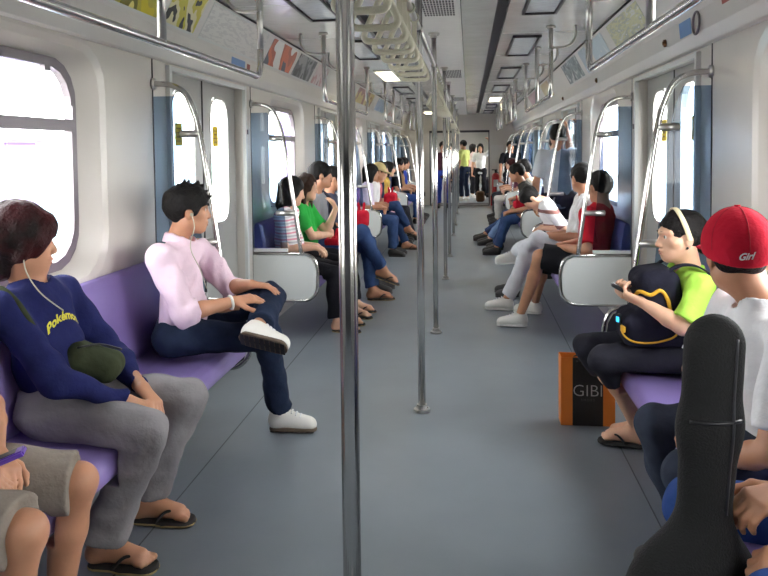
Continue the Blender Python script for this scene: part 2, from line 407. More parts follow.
# coving between wall and ceiling
for sx, nm in ((-1, 'left'), (1, 'right')):
    bm = bmesh.new()
    prof = [(1.45, 1.955), (1.415, 1.955), (1.405, 1.962), (1.40, 1.975), (1.385, 2.02), (1.375, 2.12), (1.371, 2.128), (1.243, 2.365), (1.5, 2.45)]
    for a, b in ((Y0, Y1), (Y2, Y3)):
        extrude_y(bm, [(sx * x, z) for x, z in prof], a, b)
    o = struct(fin(bm, 'trim_%d' % (1 if sx < 0 else 2), M['cove']))
    bm = bmesh.new(); box(bm, (sx * 1.238, (Y0 + Y1) / 2, 2.357), (.005, (Y1 - Y0) / 2, .004)); struct(fin(bm, 'trim_%d' % (3 if sx < 0 else 4), M['gasket']))

# ceiling: flat centre panel, glossy ducts, dark slots, glossy outer panels
bm = bmesh.new()
L2, CY = (Y3 - Y0) / 2, (Y0 + Y3) / 2
box(bm, (0, CY, ZC + .03), (.2, L2, .03), mi=0)
for s in (-1, 1):
    box(bm, (s * .318, CY, ZC + .03), (.112, L2, .028), mi=1); box(bm, (s * .47, CY, ZC + .06), (.05, L2, .02), mi=2)
    box(bm, (s * .205, CY, ZC + .045), (.006, L2, .03), mi=2); box(bm, (s * .88, CY, ZC + .03), (.37, L2, .028), mi=1); box(bm, (s * 1.35, CY, ZC + .06), (.15, L2, .01), mi=0)
for y in np.arange(Y0 + .8, Y1, 1.36):
    for s in (-1, 1):
        box(bm, (s * .88, y, ZC + .0015), (.36, .004, .001), mi=3)
struct(fin(bm, 'ceiling', M['ceil'], mats=[M['ceil'], M['duct'], M['slot'], M['door']]))

# end walls with the open gangway
def bulk(y, name, hw, top, full=False, m='wall'):
    bm = bmesh.new()
    if full: box(bm, (0, y, 1.2), (1.5, .03, 1.2))
    else:
        for s in (-1, 1): box(bm, (s * (hw + 1.5) / 2, y, 1.2), ((1.5 - hw) / 2, .03, 1.2))
        box(bm, (0, y, (top + 2.4) / 2), (hw, .03, (2.4 - top) / 2))
    struct(fin(bm, name, M[m]))
bulk(Y0, 'wall_rear', 0, 0, True, 'darkpanel'); bulk(Y1 + .03, 'wall_end', .77, 1.915); bulk(Y2 - .03, 'wall_next_car', .77, 1.915); bulk(Y3, 'wall_far_end', 0, 0, True)  # rear wall: unseen dark blocker added close behind the camera to cut light
bm = bmesh.new()
for s in (-1, 1): box(bm, (s * .8, (Y1 + Y2) / 2, .97), (.02, .37, .97))
box(bm, (0, (Y1 + Y2) / 2, 1.94), (.8, .37, .02)); struct(fin(bm, 'wall_gangway', M['darkpanel']))
bm = bmesh.new()
for s in (-1, 1): box(bm, (s * .765, Y1 - .006, .955), (.012, .008, .955))
box(bm, (0, Y1 - .006, 1.92), (.78, .01, .028)); struct(fin(bm, 'trim_5', M['slot']))
bm = bmesh.new(); box(bm, (0, Y1 + .2, .004), (.76, .5, .004)); struct(fin(bm, 'trim_6', M['slot']))

# ------------------------------------------------------------------ ceiling things
def fixture(sx, y, lit, word):
    t = thing('ceiling_light', word, 'ceiling light', (sx * .72, y, ZC), 'ceiling light troughs')
    bm = bmesh.new(); h = .575
    for s in (-1, 1): box(bm, (sx * .72 + s * .105, y, ZC - .006), (.009, h + .012, .012)); box(bm, (sx * .72, y + s * (h + .004), ZC - .006), (.105, .012, .012))
    fin(bm, 'frame', M['slot'] if not lit else M['white'], t)
    bm = bmesh.new(); box(bm, (sx * .72, y, ZC + .0), (.095, h - .01, .005)); fin(bm, 'diffuser', M['lampon'] if lit else M['lampoff'], t)
fy = [2.2, 4.35, 6.5, 8.75, 10.95, 13.2, 15.4, 17.6]
ordn = ['first', 'second', 'third', 'fourth', 'fifth', 'sixth', 'seventh', 'eighth']
for i, y in enumerate(fy):
    for sx in (-1, 1):
        lit = (sx < 0 and i in (3, 7)) or (sx > 0 and i == 5)
        side = 'left' if sx < 0 else 'right'
        fixture(sx, y, lit, ('lit ceiling light glowing warm white above the %s seats, %s one along that side' if lit else 'unlit ceiling light trough with dark frame over the %s seats, %s along that side') % (side, ordn[i]))
def vent(y0, y1, lab):
    t = thing('ceiling_vent', lab, 'vent', (.06, (y0 + y1) / 2, ZC))
    bm = bmesh.new(); box(bm, (.06, (y0 + y1) / 2, ZC - .001), (.115, (y1 - y0) / 2, .002)); fin(bm, 'backing', M['ceil'], t)
    bm = bmesh.new(); n = max(3, int((y1 - y0) / .07))
    for i in range(n):
        for j in range(11): box(bm, (-.035 + j * .019, y0 + (i + .5) * (y1 - y0) / n, ZC - .0035), (.006, .024, .001))
    fin(bm, 'grille', M['slot'], t)
vent(4.0, 4.94, 'black slotted air vent in the ceiling panel ahead of the second pole'); vent(8.3, 9.2, 'black slotted air vent in the ceiling between the fourth and fifth poles'); vent(12.6, 13.5, 'far small black air vent in the centre ceiling panel')

# centre poles
py_ = [1.57, 3.94, 5.66, 8.03, 9.75, 12.12, 13.84, 16.21, 17.93]
pw = ['nearest', 'second nearest', 'third', 'fourth', 'fifth', 'sixth', 'seventh', 'eighth', 'farthest']
for i, y in enumerate(py_):
    t = thing('grab_pole', '%s shiny steel floor-to-ceiling pole standing in the middle of the aisle' % pw[i], 'pole', (-.018, y, 0), 'poles down the aisle')
    bm = bmesh.new(); cyl(bm, (-.018, y, ZC / 2), UP, .0205, ZC / 2 - .002, 24); fin(bm, 'tube', M['steel'], t, True)
    for z, nm in ((.008, 'floor_flange'), (ZC - .008, 'ceiling_flange')):
        bm = bmesh.new(); cyl(bm, (-.018, y, z), UP, .045, .007, 24); cyl(bm, (-.018, y, z + (.018 if z < 1 else -.018)), UP, .028, .014, 20)
        for q in range(3): cyl(bm, (-.018 + .036 * math.cos(q * 2.1 + .5), y + .036 * math.sin(q * 2.1 + .5), z + (.008 if z < 1 else -.008)), UP, .005, .004, 8)
        fin(bm, nm, M['steel2'], t)

# strap rails with hanging straps
def strap(x, y, zr, lab, grp):
    t = thing('hanging_strap', lab, 'hand strap', (x, y, zr), grp)
    bm = bmesh.new(); tube(bm, [V(x + .0215 * math.cos(q), y, zr + .0215 * math.sin(q)) for q in np.linspace(0, 6.283, 16, endpoint=False)], .005, 8, True); fin(bm, 'clamp', M['strap'], t, True)
    bm = bmesh.new(); a = random.uniform(-.02, .02); z1 = 1.935
    box(bm, (x + a / 2, y, (zr - .02 + z1) / 2), (.012, .003, (zr - .02 - z1) / 2), R=[nz(V(1, 0, -a / (zr - z1))), V(0, 1, 0), nz(V(a / (zr - z1), 0, 1))]); fin(bm, 'belt', M['strap'], t)
    xx = x - a * 0
    pts = [(-.014, 1.937), (.014, 1.937), (.042, 1.88), (.066, 1.828), (.06, 1.806), (.03, 1.802), (-.03, 1.802), (-.06, 1.806), (-.066, 1.828), (-.042, 1.88)]
    bm = bmesh.new(); tube(bm, catmull([V(xx + p[0], y + .02 * math.sin(p[1] * 40) * 0, p[1]) for p in pts], 4, True), .0105, 10, True); fin(bm, 'handle', M['strap'], t, True)
nth = ['first', 'second', 'third', 'fourth', 'fifth', 'sixth', 'seventh', 'eighth']
for bi, (a, b) in enumerate(((1.57, 3.94), (5.66, 8.03), (9.75, 12.12), (13.84, 16.21))):
    t = thing('strap_rail', 'steel overhead rail carrying hand straps from the %s pole to the next' % ['nearest', 'third', 'fifth', 'seventh'][bi], 'rail', (-.018, a, 2.11))
    bm = bmesh.new(); cyl(bm, (-.018, (a + b) / 2, 2.11), (0, 1, 0), .016, (b - a) / 2 - .022, 16); fin(bm, 'tube', M['steel2'], t, True)
    for y in (a + .03, b - .03):
        bm = bmesh.new(); cyl(bm, (-.018, y, 2.11), (0, 1, 0), .026, .012, 16); fin(bm, 'end_collar', M['steel'], t, True)
    n = 8
    for i in range(n):
        strap(-.018, a + .24 + i * (b - a - .30) / n, 2.11, 'cream hand strap, %s along the rail that starts at the %s pole' % (nth[i], ['nearest', 'third', 'fifth', 'seventh'][bi]), 'hand straps over the aisle')
for bi, (a, b) in enumerate(((3.94, 5.66), (8.03, 9.75))):
    t = thing('ceiling_rail', 'bare steel overhead rail without straps from the %s pole to the next' % ['second', 'fourth'][bi], 'rail', (-.018, a, 2.11))
    bm = bmesh.new(); cyl(bm, (-.018, (a + b) / 2, 2.11), (0, 1, 0), .016, (b - a) / 2 - .022, 16); fin(bm, 'tube', M['steel2'], t, True)

# luggage-height handrails over the seats, hung from the ceiling
bn = ['rear', 'nearest', 'second', 'third', 'fourth']
for sx, nm in ((-1, 'left'), (1, 'right')):
    for i, (a, b) in enumerate(seatb):
        x, z = sx * .86, 1.85; a2, b2 = a + .06, b + .08
        t = thing('overhead_handrail', 'steel handrail with bent ends hanging above the %s seats, %s bench bay' % (nm, bn[i + 1]), 'handrail', (x, (a + b) / 2, ZC), 'handrails above the benches')
        bm = bmesh.new()
        P = catmull([V(x, a2, 2.2), V(x, a2, 1.98), V(x, a2 + .012, 1.895), V(x, a2 + .06, 1.852), V(x, a2 + .14, z)], 5) + [V(x, (a + b) / 2, z)] + catmull([V(x, b2 - .14, z), V(x, b2 - .06, 1.852), V(x, b2 - .012, 1.895), V(x, b2, 1.98), V(x, b2, 2.2)], 5)
        tube(bm, P, .0165, 12); fin(bm, 'rail', M['steel'], t, True)
        for y in (a2, (a + b) / 2, b2):
            bm = bmesh.new(); cyl(bm, (x, y, (ZC + (2.0 if y != (a + b) / 2 else z)) / 2), UP, .0165, (ZC - (2.0 if y != (a + b) / 2 else z)) / 2, 12); cyl(bm, (x, y, ZC - .008), UP, .034, .008, 14); o = fin(bm, 'upright', M['steel2'], t, True)
            bm = bmesh.new(); tube(bm, catmull([V(sx * 1.04, y, ZC), V(sx * 1.04, y, 2.29), V(sx * 1.02, y, 2.24), V(sx * .97, y, 2.205), V(x, y, 2.2)], 4), .009, 8); fin(bm, 'brace', M['steel2'], o, True)

# ------------------------------------------------------------------ bench seats
for sx, nm in ((-1, 'left'), (1, 'right')):
    for i, (a, b) in enumerate(seatb):
        y0, y1 = a + .035, b - .035
        t = thing('bench_seat', 'long moulded purple plastic bench along the %s wall, %s bay' % (nm, bn[i + 1]), 'bench', (sx * 1.2, (a + b) / 2, .0), 'purple benches')
        pr = [(1.40, .47), (1.34, .452), (1.25, .437), (1.1, .44), (1.0, .447), (.955, .440), (.938, .42), (.932, .39), (.94, .365), (.965, .35), (1.02, .35), (1.1, .375), (1.40, .39)]
        bm = bmesh.new(); extrude_y(bm, [(sx * x, z) for x, z in pr], y0, y1); o = fin(bm, 'seat', M['seat'], t)
        for p in o.data.polygons: p.use_smooth = len(p.vertices) == 4
        pr = [(1.352, .455), (1.345, .5), (1.352, .6), (1.372, .75), (1.39, .865), (1.398, .885), (1.412, .892), (1.425, .885), (1.43, .86), (1.43, .46)]
        bm = bmesh.new(); extrude_y(bm, [(sx * x, z) for x, z in pr], y0, y1); o = fin(bm, 'backrest', M['seat'], t)
        for p in o.data.polygons: p.use_smooth = len(p.vertices) == 4
        for y in (y0 + .3, (a + b) / 2 - .065, y1 - .3):
            bm = bmesh.new()
            A = [bm.verts.new((sx * x, y - .02, z)) for x, z in ((1.425, .39), (1.0, .36), (1.0, .34), (1.40, .2), (1.425, .2))]; B = [bm.verts.new((v.co.x, y + .02, v.co.z)) for v in A]
            bm.faces.new(A); bm.faces.new(B[::-1])
            for q in range(5): bm.faces.new((A[q], A[(q + 1) % 5], B[(q + 1) % 5], B[q]))
            fin(bm, 'support_bracket', M['darkpanel'], t)

# ------------------------------------------------------------------ draught screens beside the doors
def screen(sx, y, face, lab):
    t = thing('draught_screen', lab, 'partition', (sx * 1.18, y, 0), 'draught screens beside the doors')
    s = lambda x: sx * x
    bm = bmesh.new(); q = [(1.43, .70), (1.155, .70), (1.218, 1.46), (1.262, 1.66), (1.30, 1.752), (1.43, 1.752)]
    A = [bm.verts.new((s(x), y - .004, z)) for x, z in q]; B = [bm.verts.new((s(x), y + .004, z)) for x, z in q]
    bm.faces.new(A); bm.faces.new(B[::-1])
    for i in range(6): bm.faces.new((A[i], A[(i + 1) % 6], B[(i + 1) % 6], B[i]))
    fin(bm, 'glass_panel', M['tint'], t)
    P = catmull([V(s(1.43), y, 1.82), V(s(1.335), y, 1.812), V(s(1.26), y, 1.772), V(s(1.212), y, 1.68), V(s(1.176), y, 1.54), V(s(1.11), y, 1.1), V(s(1.05), y, .66)], 6)
    o = tubeobj('grab_bar', P, .0155, M['steel'], t, 14)
    bm = bmesh.new(); cyl(bm, (s(1.428), y, 1.82), (1, 0, 0), .032, .007, 16); fin(bm, 'wall_flange', M['steel2'], o, True)
    for z, xg, xp in ((1.55, 1.24, 1.178), (.97, 1.2, 1.09)):
        bm = bmesh.new(); tube(bm, [V(s(xg + .045), y, z), V(s(xg + .04), y, z), V(s(xp), y, z)], [.012, .02, .02], 12); fin(bm, 'glass_clamp', M['steel2'], t, True)
    # lower panel: white towards the door, dark towards the seat
    yz = [(1.43, .295), (1.06, .295), (1.0, .305), (.955, .34), (.935, .39), (.93, .50), (.94, .57), (.965, .615), (1.02, .64), (1.43, .645)]
    bm = bmesh.new()
    A = [bm.verts.new((s(x), y - .012, z)) for x, z in yz]; B = [bm.verts.new((s(x), y + .012, z)) for x, z in yz]
    fa = bm.faces.new(A); fb = bm.faces.new(B[::-1]); n = len(yz)
    fa.material_index = 0 if face < 0 else 1; fb.material_index = 1 if face < 0 else 0
    for i in range(n): bm.faces.new((A[i], A[(i + 1) % n], B[(i + 1) % n], B[i]))
    p = fin(bm, 'lower_panel', M['white'], t, mats=[M['white'], M['darkpanel']])
    P = [V(s(1.428), y, .287)] + catmull([V(s(1.06), y, .287), V(s(.995), y, .296), V(s(.945), y, .335), V(s(.923), y, .39), V(s(.92), y, .5), V(s(.93), y, .575), V(s(.958), y, .625), V(s(1.02), y, .652)], 4) + [V(s(1.428), y, .657)]
    tubeobj('panel_rim', P, .0125, M['steel'], t, 10)
    bm = bmesh.new(); box(bm, (s(1.29), y, .682), (.135, .012, .012)); fin(bm, 'glass_channel', M['white'], t)
dw = ['rear', 'first', 'second', 'third', 'fourth']
for sx, nm in ((-1, 'left'), (1, 'right')):
    for i, d in enumerate(db):
        if i: screen(sx, d, 1, 'blue glass screen with curved steel bar before the %s %s doorway' % (dw[i], nm))
        screen(sx, d + 1.74, -1, 'blue glass screen with white lower panel just past the %s %s doorway' % (dw[i], nm))

# ------------------------------------------------------------------ posters on the coving and small stickers
nrm0 = nz(V(-(2.365 - 2.128), 0, -(1.371 - 1.243)))       # right-hand coving, facing the aisle and down
def poster(sx, ya, yb, m, lab, rim=True, z0=2.15, z1=2.34):
    def pt(z, y, off): 
        x = 1.371 - (z - 2.128) * (1.371 - 1.243) / (2.365 - 2.128); n = nrm0 * off; return ((x + n[0]) * sx, y, z + n[2])
    t = thing('cove_poster', lab, 'poster', pt((z0 + z1) / 2, (ya + yb) / 2, 0), 'posters above the windows')
    def sheet(nme, mm, za, zb, y0, y1, o0, o1):
        v = [pt(za, y0, o0), pt(za, y1, o0), pt(zb, y1, o0), pt(zb, y0, o0), pt(za, y0, o1), pt(za, y1, o1), pt(zb, y1, o1), pt(zb, y0, o1)]
        return raw(nme, v, [(0, 1, 2, 3), (7, 6, 5, 4), (0, 4, 5, 1), (1, 5, 6, 2), (2, 6, 7, 3), (3, 7, 4, 0)], mm, t)
    sheet('sheet', m, z0, z1, ya, yb, .001, .003)
    if rim: sheet('holder', M['white'], z0 - .012, z1 + .008, ya - .008, yb + .008, .0004, .0015)
P_ = poster_mat
POST = [
 (-1, 3, 3.6, P_('p1', [(214, 200, 30), (190, 180, 60), (120, 116, 40), (224, 214, 120)], 5), 'yellow advertising poster nearest on the left coving'),
 (-1, 3.68, 4.1, P_('p2', [(30, 30, 28), (220, 214, 170), (200, 190, 60), (40, 38, 36)], 9), 'black and pale yellow poster with white border on the left coving'),
 (-1, 4.2, 5.4, P_('p3', [(218, 216, 212), (216, 214, 210), (202, 200, 198), (218, 216, 212)], 9, 'lines'), 'long white notice with faint grey text lines on the left coving'),
 (-1, 5.55, 6.35, P_('p4', [(70, 74, 90), (206, 104, 66), (180, 90, 60), (228, 226, 222), (60, 52, 58)], 3.2), 'orange and dark photo poster on the left coving past the white notice'),
 (-1, 6.45, 7.15, P_('p5', [(46, 48, 52), (90, 92, 96), (150, 150, 152), (60, 62, 66)], 8), 'dark grey photo poster beside the orange one on the left coving'),
 (-1, 7.25, 7.8, P_('p6', [(196, 150, 150), (212, 196, 196), (150, 110, 114)], 8), 'pinkish poster after the dark grey one on the left coving'),
 (-1, 10, 11.6, P_('p7', [(206, 188, 120), (200, 180, 110), (150, 96, 84), (120, 70, 66)], 5), 'tan and maroon poster on the left coving right of the nearest pole'),
 (-1, 12.2, 13.5, P_('p8', [(120, 150, 190), (150, 170, 196), (200, 206, 212)], 6), 'pale blue poster on the left coving after the tan one'),
 (-1, 14.1, 15.4, P_('p9', [(190, 120, 96), (206, 198, 190), (130, 80, 70)], 6), 'brick red and white poster far down the left coving'),
 (-1, 15.9, 17, P_('p10', [(90, 96, 110), (180, 180, 184), (120, 120, 130)], 6), 'grey poster farthest down the left coving'),
 (1, 4.55, 5.5, P_('q1', [(206, 210, 204), (196, 196, 150), (170, 176, 160), (222, 222, 220)], 7, 'lines'), 'white and pale yellow text poster nearest on the right coving'),
 (1, 5.75, 6.35, P_('q2', [(200, 214, 222), (180, 200, 212), (214, 220, 222)], 7), 'pale blue poster beside the pale yellow one on the right coving'),
 (1, 6.5, 6.9, P_('q3', [(190, 200, 210), (160, 176, 190), (206, 210, 214)], 9), 'small bluish poster between the pale blue and teal ones on the right coving'),
 (1, 7.1, 8.1, P_('q4', [(200, 206, 206), (110, 130, 136), (70, 84, 90), (196, 204, 206)], 13), 'white poster with dark teal drawing on the right coving'),
 (1, 9.6, 10.5, P_('q5', [(214, 206, 176), (190, 170, 120), (222, 220, 212)], 8), 'cream poster on the right coving above the second bench'),
 (1, 11.3, 12.6, P_('q6', [(206, 160, 170), (190, 150, 160), (216, 200, 204)], 6), 'pink poster farther down the right coving'),
]
for p in POST: poster(p[0], p[1], p[2], p[3], p[4])
def cove_sticker(sx, ya, yb, z0, z1, m, lab, cat, name):
    bm = bmesh.new(); v = []
    for z in (z0, z1):
        x = 1.385 - (z - 2.02) * .1 - .002
        for y in (ya, yb): v.append((sx * x, y, z)); v.append((sx * (x - .0015), y, z))
    bm.free(); f = [(0, 2, 6, 4), (1, 5, 7, 3), (0, 1, 3, 2), (4, 6, 7, 5), (0, 4, 5, 1), (2, 3, 7, 6)]
    return tag(raw(name, v, f, m), lab, cat)
cove_sticker(1, 3.86, 4.06, 2.03, 2.11, M['bluestick'], 'pale blue square sticker on the lower right coving above the doorway', 'sticker', 'blue_sticker')
cove_sticker(-1, 4.85, 5.15, 2.03, 2.11, M['bluestick'], 'blue sticker on the lower left coving behind the handrail end', 'sticker', 'blue_sticker')
cove_sticker(-1, 5.2, 5.27, 2.04, 2.10, M['redstrip'], 'small dark red sticker right of the blue one on the left coving', 'sticker', 'red_sticker')
cove_sticker(1, 3.18, 3.4, 2.085, 2.115, M['redstrip'], 'dull red strip on the right coving under the nearest handrail', 'strip', 'red_strip')
t = tubeobj('ring_emblem', [V(1.372, 3.76 + .05 * math.cos(q), 2.065 + .055 * math.sin(q)) for q in np.linspace(0, 2 * math.pi, 32, endpoint=False)], .006, M['winframe'], None, 8, True)
tag(t, 'grey oval ring emblem on the right coving next to the blue sticker', 'emblem')
for i, y in enumerate((4.35, 6.6, 8.9)):
    bm = bmesh.new(); cyl(bm, (1.378, y, 2.05), (1, 0, .1), .022, .008, 14); cyl(bm, (1.372, y, 2.05), (1, 0, .1), .012, .008, 10)
    tag(fin(bm, 'key_switch', M['brass'], smooth=True), 'small round brown key switch on the right coving, %s of three' % ['nearest', 'middle', 'farthest'][i], 'switch')

# fire extinguisher by the end wall
t = thing('fire_extinguisher', 'red fire extinguisher standing against the far end wall right of the gangway', 'fire extinguisher', (.93, 18.75, 0))
S = Sdf().rc((.93, 18.75, .30), (.93, 18.75, .72), .1, .1, .01, cap='a').el((.93, 18.75, .76), np.eye(3), (.09, .09, .09), .03); sobj(S, 'cylinder', .02, M['red'], t)
bm = bmesh.new(); cyl(bm, (.93, 18.75, .87), UP, .03, .04, 10); box(bm, (.90, 18.75, .92), (.07, .015, .012)); fin(bm, 'valve', M['black'], t)
tubeobj('hose', catmull([V(.93, 18.73, .88), V(1.03, 18.7, .8), V(1.05, 18.7, .55), V(1.03, 18.7, .42)], 5), .012, M['black'], t, 8)
bm = bmesh.new(); box(bm, (.93, 18.645, .58), (.06, .004, .09)); fin(bm, 'white_label', M['white'], t)
bm = bmesh.new(); box(bm, (.93, 18.77, .13), (.13, .1, .13)); fin(bm, 'stand', M['red'], t)
bm = bmesh.new(); box(bm, (.97, 18.86, 1.36), (.16, .012, .2)); tag(fin(bm, 'wall_cabinet', M['cove'], bevel=.004), 'pale grey cabinet door on the end wall above the extinguisher', 'cabinet')

# ------------------------------------------------------------------ outside
bm = bmesh.new(); box(bm, (0, 12, -1.25), (60, 60, .05)); struct(fin(bm, 'ground', mat('track_concrete', (168, 166, 160), .9, var=.1, vscale=.5)))
mw = mat('outside_white', (224, 226, 226), .8); mp = mat('outside_purple', (150, 130, 196), .6); mg = mat('outside_green', (120, 160, 140), .9, var=.3, vscale=1.5); mt = mat('outside_teal', (150, 190, 200), .7)
for s, nm in ((-1, 'left'), (1, 'right')):
    bm = bmesh.new(); box(bm, (s * 4.6, 12, -.75), (.12, 40, .45)); struct(fin(bm, 'wall_parapet_' + nm, mw))
def outbox(name, c, h, m, lab, cat):
    bm = bmesh.new(); box(bm, c, h); box(bm, (c[0], c[1], c[2] + h[2]), (h[0] + .06, h[1] + .06, .05)); tag(fin(bm, name, m, bevel=.02), lab, cat)
outbox('purple_signboard', (-3.6, 5.76, .2), (.06, .22, 1.4), mp, 'purple trackside board seen through the nearest left window', 'signboard')
outbox('purple_signboard', (-3.6, 15.3, .65), (.06, .6, 1.85), mp, 'purple trackside board seen through the second left window', 'signboard')
outbox('station_building', (-12, 19, .0), (1.5, 5, 1.2), mt, 'pale teal building outside the left doorway windows', 'building')
outbox('white_building', (9.5, 26, .2), (2, 8, 1.6), mw, 'white building outside beyond the right windows', 'building')
def tree(x, y, r, lab):
    t = thing('leafy_tree', lab, 'tree', (x, y, -1.2)); S = Sdf()
    for i in range(9): S.el((x + RNG.randn() * r * .45, y + RNG.randn() * r * .45, .1 + RNG.randn() * r * .25), np.eye(3), np.full(3, r * (.5 + .2 * RNG.rand())), .1)
    sobj(S, 'crown', .12, mg, t, .09, 6); tubeobj('trunk', [V(x, y, -1.2), V(x + .05, y, -.6), V(x, y, 0)], [.14, .11, .08], mat('bark', (96, 80, 66), .9), t)
tree(-7.5, 21.5, 1.0, 'green tree outside the second left window'); tree(6.5, 12.5, 1.0, 'pale green tree outside the right doorway windows')

# ------------------------------------------------------------------ camera, light
FPX, PX, PYY = 720., 384., 181.
Yc = nz(V(469 - PX, PYY - 149.5, -FPX)); a_ = 184.; b_ = ((469 - PX) * a_ + FPX * FPX) / (PYY - 149.5)
Zc = -nz(V(a_, -b_, -FPX)); Xc = np.cross(Yc, Zc); RW = np.array([Xc, Yc, Zc]); CAM = V(.25, 0, 1.45)
cd = bpy.data.cameras.new('camera'); co = bpy.data.objects.new('camera', cd); COL.objects.link(co); SC.camera = co
cd.sensor_fit = 'HORIZONTAL'; cd.sensor_width = 36; cd.lens = FPX / 768 * 36; cd.shift_y = -(288 - PYY) / 768; cd.clip_start = .05; cd.clip_end = 300
mw_ = Matrix([list(RW[i]) + [CAM[i]] for i in range(3)] + [[0, 0, 0, 1]]); co.matrix_world = mw_
w = bpy.data.worlds.new('sky'); SC.world = w; w.use_nodes = True; nt = w.node_tree; bg = nt.nodes['Background']
tc = nt.nodes.new('ShaderNodeTexCoord'); sp = nt.nodes.new('ShaderNodeSeparateXYZ'); rp = nt.nodes.new('ShaderNodeValToRGB')
nt.links.new(tc.outputs['Generated'], sp.inputs[0]); nt.links.new(sp.outputs[2], rp.inputs['Fac']); 
mr = nt.nodes.new('ShaderNodeMapRange'); mr.inputs['From Min'].default_value = -1; mr.inputs['From Max'].default_value = 1; mr.inputs['To Min'].default_value = .72; mr.inputs['To Max'].default_value = 1.3
vm = nt.nodes.new('ShaderNodeVectorMath'); vm.operation = 'SCALE'; nt.links.new(sp.outputs[0], mr.inputs[0]); nt.links.new(mr.outputs[0], vm.inputs['Scale']); nt.links.new(rp.outputs['Color'], vm.inputs[0]); nt.links.new(vm.outputs[0], bg.inputs['Color'])
rp.color_ramp.elements[0].color = (1, .985, .96, 1); rp.color_ramp.elements[1].color = (.93, .96, 1, 1)
bg.inputs["Strength"].default_value = 19.0
SC.view_settings.view_transform = 'Standard'; SC.view_settings.look = 'None'; SC.view_settings.gamma = 1; SC.view_settings.exposure = 0
SC.cycles.use_denoising = True; SC.cycles.max_bounces = 12; SC.cycles.diffuse_bounces = 6; SC.cycles.transparent_max_bounces = 24; SC.cycles.glossy_bounces = 5
SC.cycles.sample_clamp_indirect = 8; SC.cycles.caustics_reflective = False
# ================================================================== PEOPLE
SK = [mat('skin_tan', (186, 134, 104), .5, var=.05, vscale=20, sss=.08), mat('skin_light', (212, 166, 138), .5, var=.04, vscale=20, sss=.08), mat('skin_brown', (158, 108, 80), .5, var=.05, vscale=20, sss=.08)]
HAIR = mat('black_hair', (17, 14, 14), .6, var=.4, vscale=60, bump=.7, bscale=110, spec=.2)
HAIRRED = mat('auburn_hair', (84, 24, 30), .6, var=.4, vscale=9, rgb2=(26, 18, 18), bump=.7, bscale=110, spec=.2)
HAIRBR = mat('brown_hair', (52, 33, 24), .6, var=.3, vscale=50, bump=.6, bscale=110, spec=.2)
EYE = mat('eye_white', (225, 220, 214), .2); IRIS = mat('iris', (24, 16, 12), .15); LIP = mat('lips', (164, 96, 84), .45); LIPM = mat('lips_muted', (150, 98, 80), .5)
def cloth(n, c, var=.06, **k): return mat('cloth_' + n, c, .9, var=var, vscale=k.pop('vs', 12), bump=.55, bscale=k.pop('bs', 26), spec=.15, **k)
JEANS = cloth('jeans', (52, 72, 110), .18, vs=9); JEANSD = cloth('dark_jeans', (31, 40, 60), .2, vs=9); JEANSB = cloth('blue_jeans', (48, 74, 132), .14, vs=8); JEANSG = cloth('grey_jeans', (116, 116, 122), .12, vs=7)
BLK = cloth('black', (26, 26, 31)); WHT = cloth('white', (228, 228, 230), .03); SHOEW = mat('white_leather', (224, 221, 214), .45, bump=.1, bscale=40); SOLEB = mat('brown_sole', (92, 78, 64), .8, var=.15, vscale=40); SOLEW = mat('white_sole', (214, 212, 206), .6)
SHOEB = mat('dark_shoe', (34, 32, 33), .5); FLOPB = mat('black_flipflop', (36, 33, 32), .8); FLOPT = mat('tan_sole', (160, 140, 92), .8)

def frame(f, u):
    f = nz(f); r = nz(np.cross(f, u)); u = np.cross(r, f); return r, f, u          # right, forward, up
def head_sdf(S, c, R, s, detail, neck):
    r, f, u = R; P = lambda a, b, d: c + s * (a * r + b * f + d * u); B = np.array(R)
    S.el(P(0, -.012, .028), B, V(.075, .095, .088) * s, .01)
    S.el(P(0, .022, -.035), B, V(.062, .072, .083) * s, .03)
    for q in (-1, 1):
        S.rc(P(q * .014, .062, -.094), P(q * .048, -.005, -.058), .022 * s, .026 * s, .03)
        S.el(P(q * .077, -.012, -.012), B, V(.010, .021, .032) * s, .008)
        if detail: S.el(P(q * .05, .04, -.022), B, V(.026, .03, .024) * s, .02)
    S.rc(P(0, .085, .004), P(0, .105, -.036), .010 * s, .0125 * s, .014)
    if detail:
        for q in (-1, 1):
            S.el(P(q * .013, .098, -.040), B, V(.010, .011, .009) * s, .006)
            S.rc(P(q * .012, .085, .024), P(q * .05, .062, .022), .012 * s, .012 * s, .016)
            S.el(P(q * .031, .096, .002), B, V(.016, .016, .008) * s, .010, 's')
        S.el(P(0, .088, -.064), B, V(.024, .012, .009) * s, .01); S.el(P(0, .085, -.078), B, V(.019, .011, .009) * s, .01)
        S.rc(P(-.02, .103, -.0712), P(.02, .103, -.0712), .0025 * s, .0025 * s, .006, 's')
    S.rc(P(0, -.02, -.06), neck, .05 * s, .056 * s, .03)
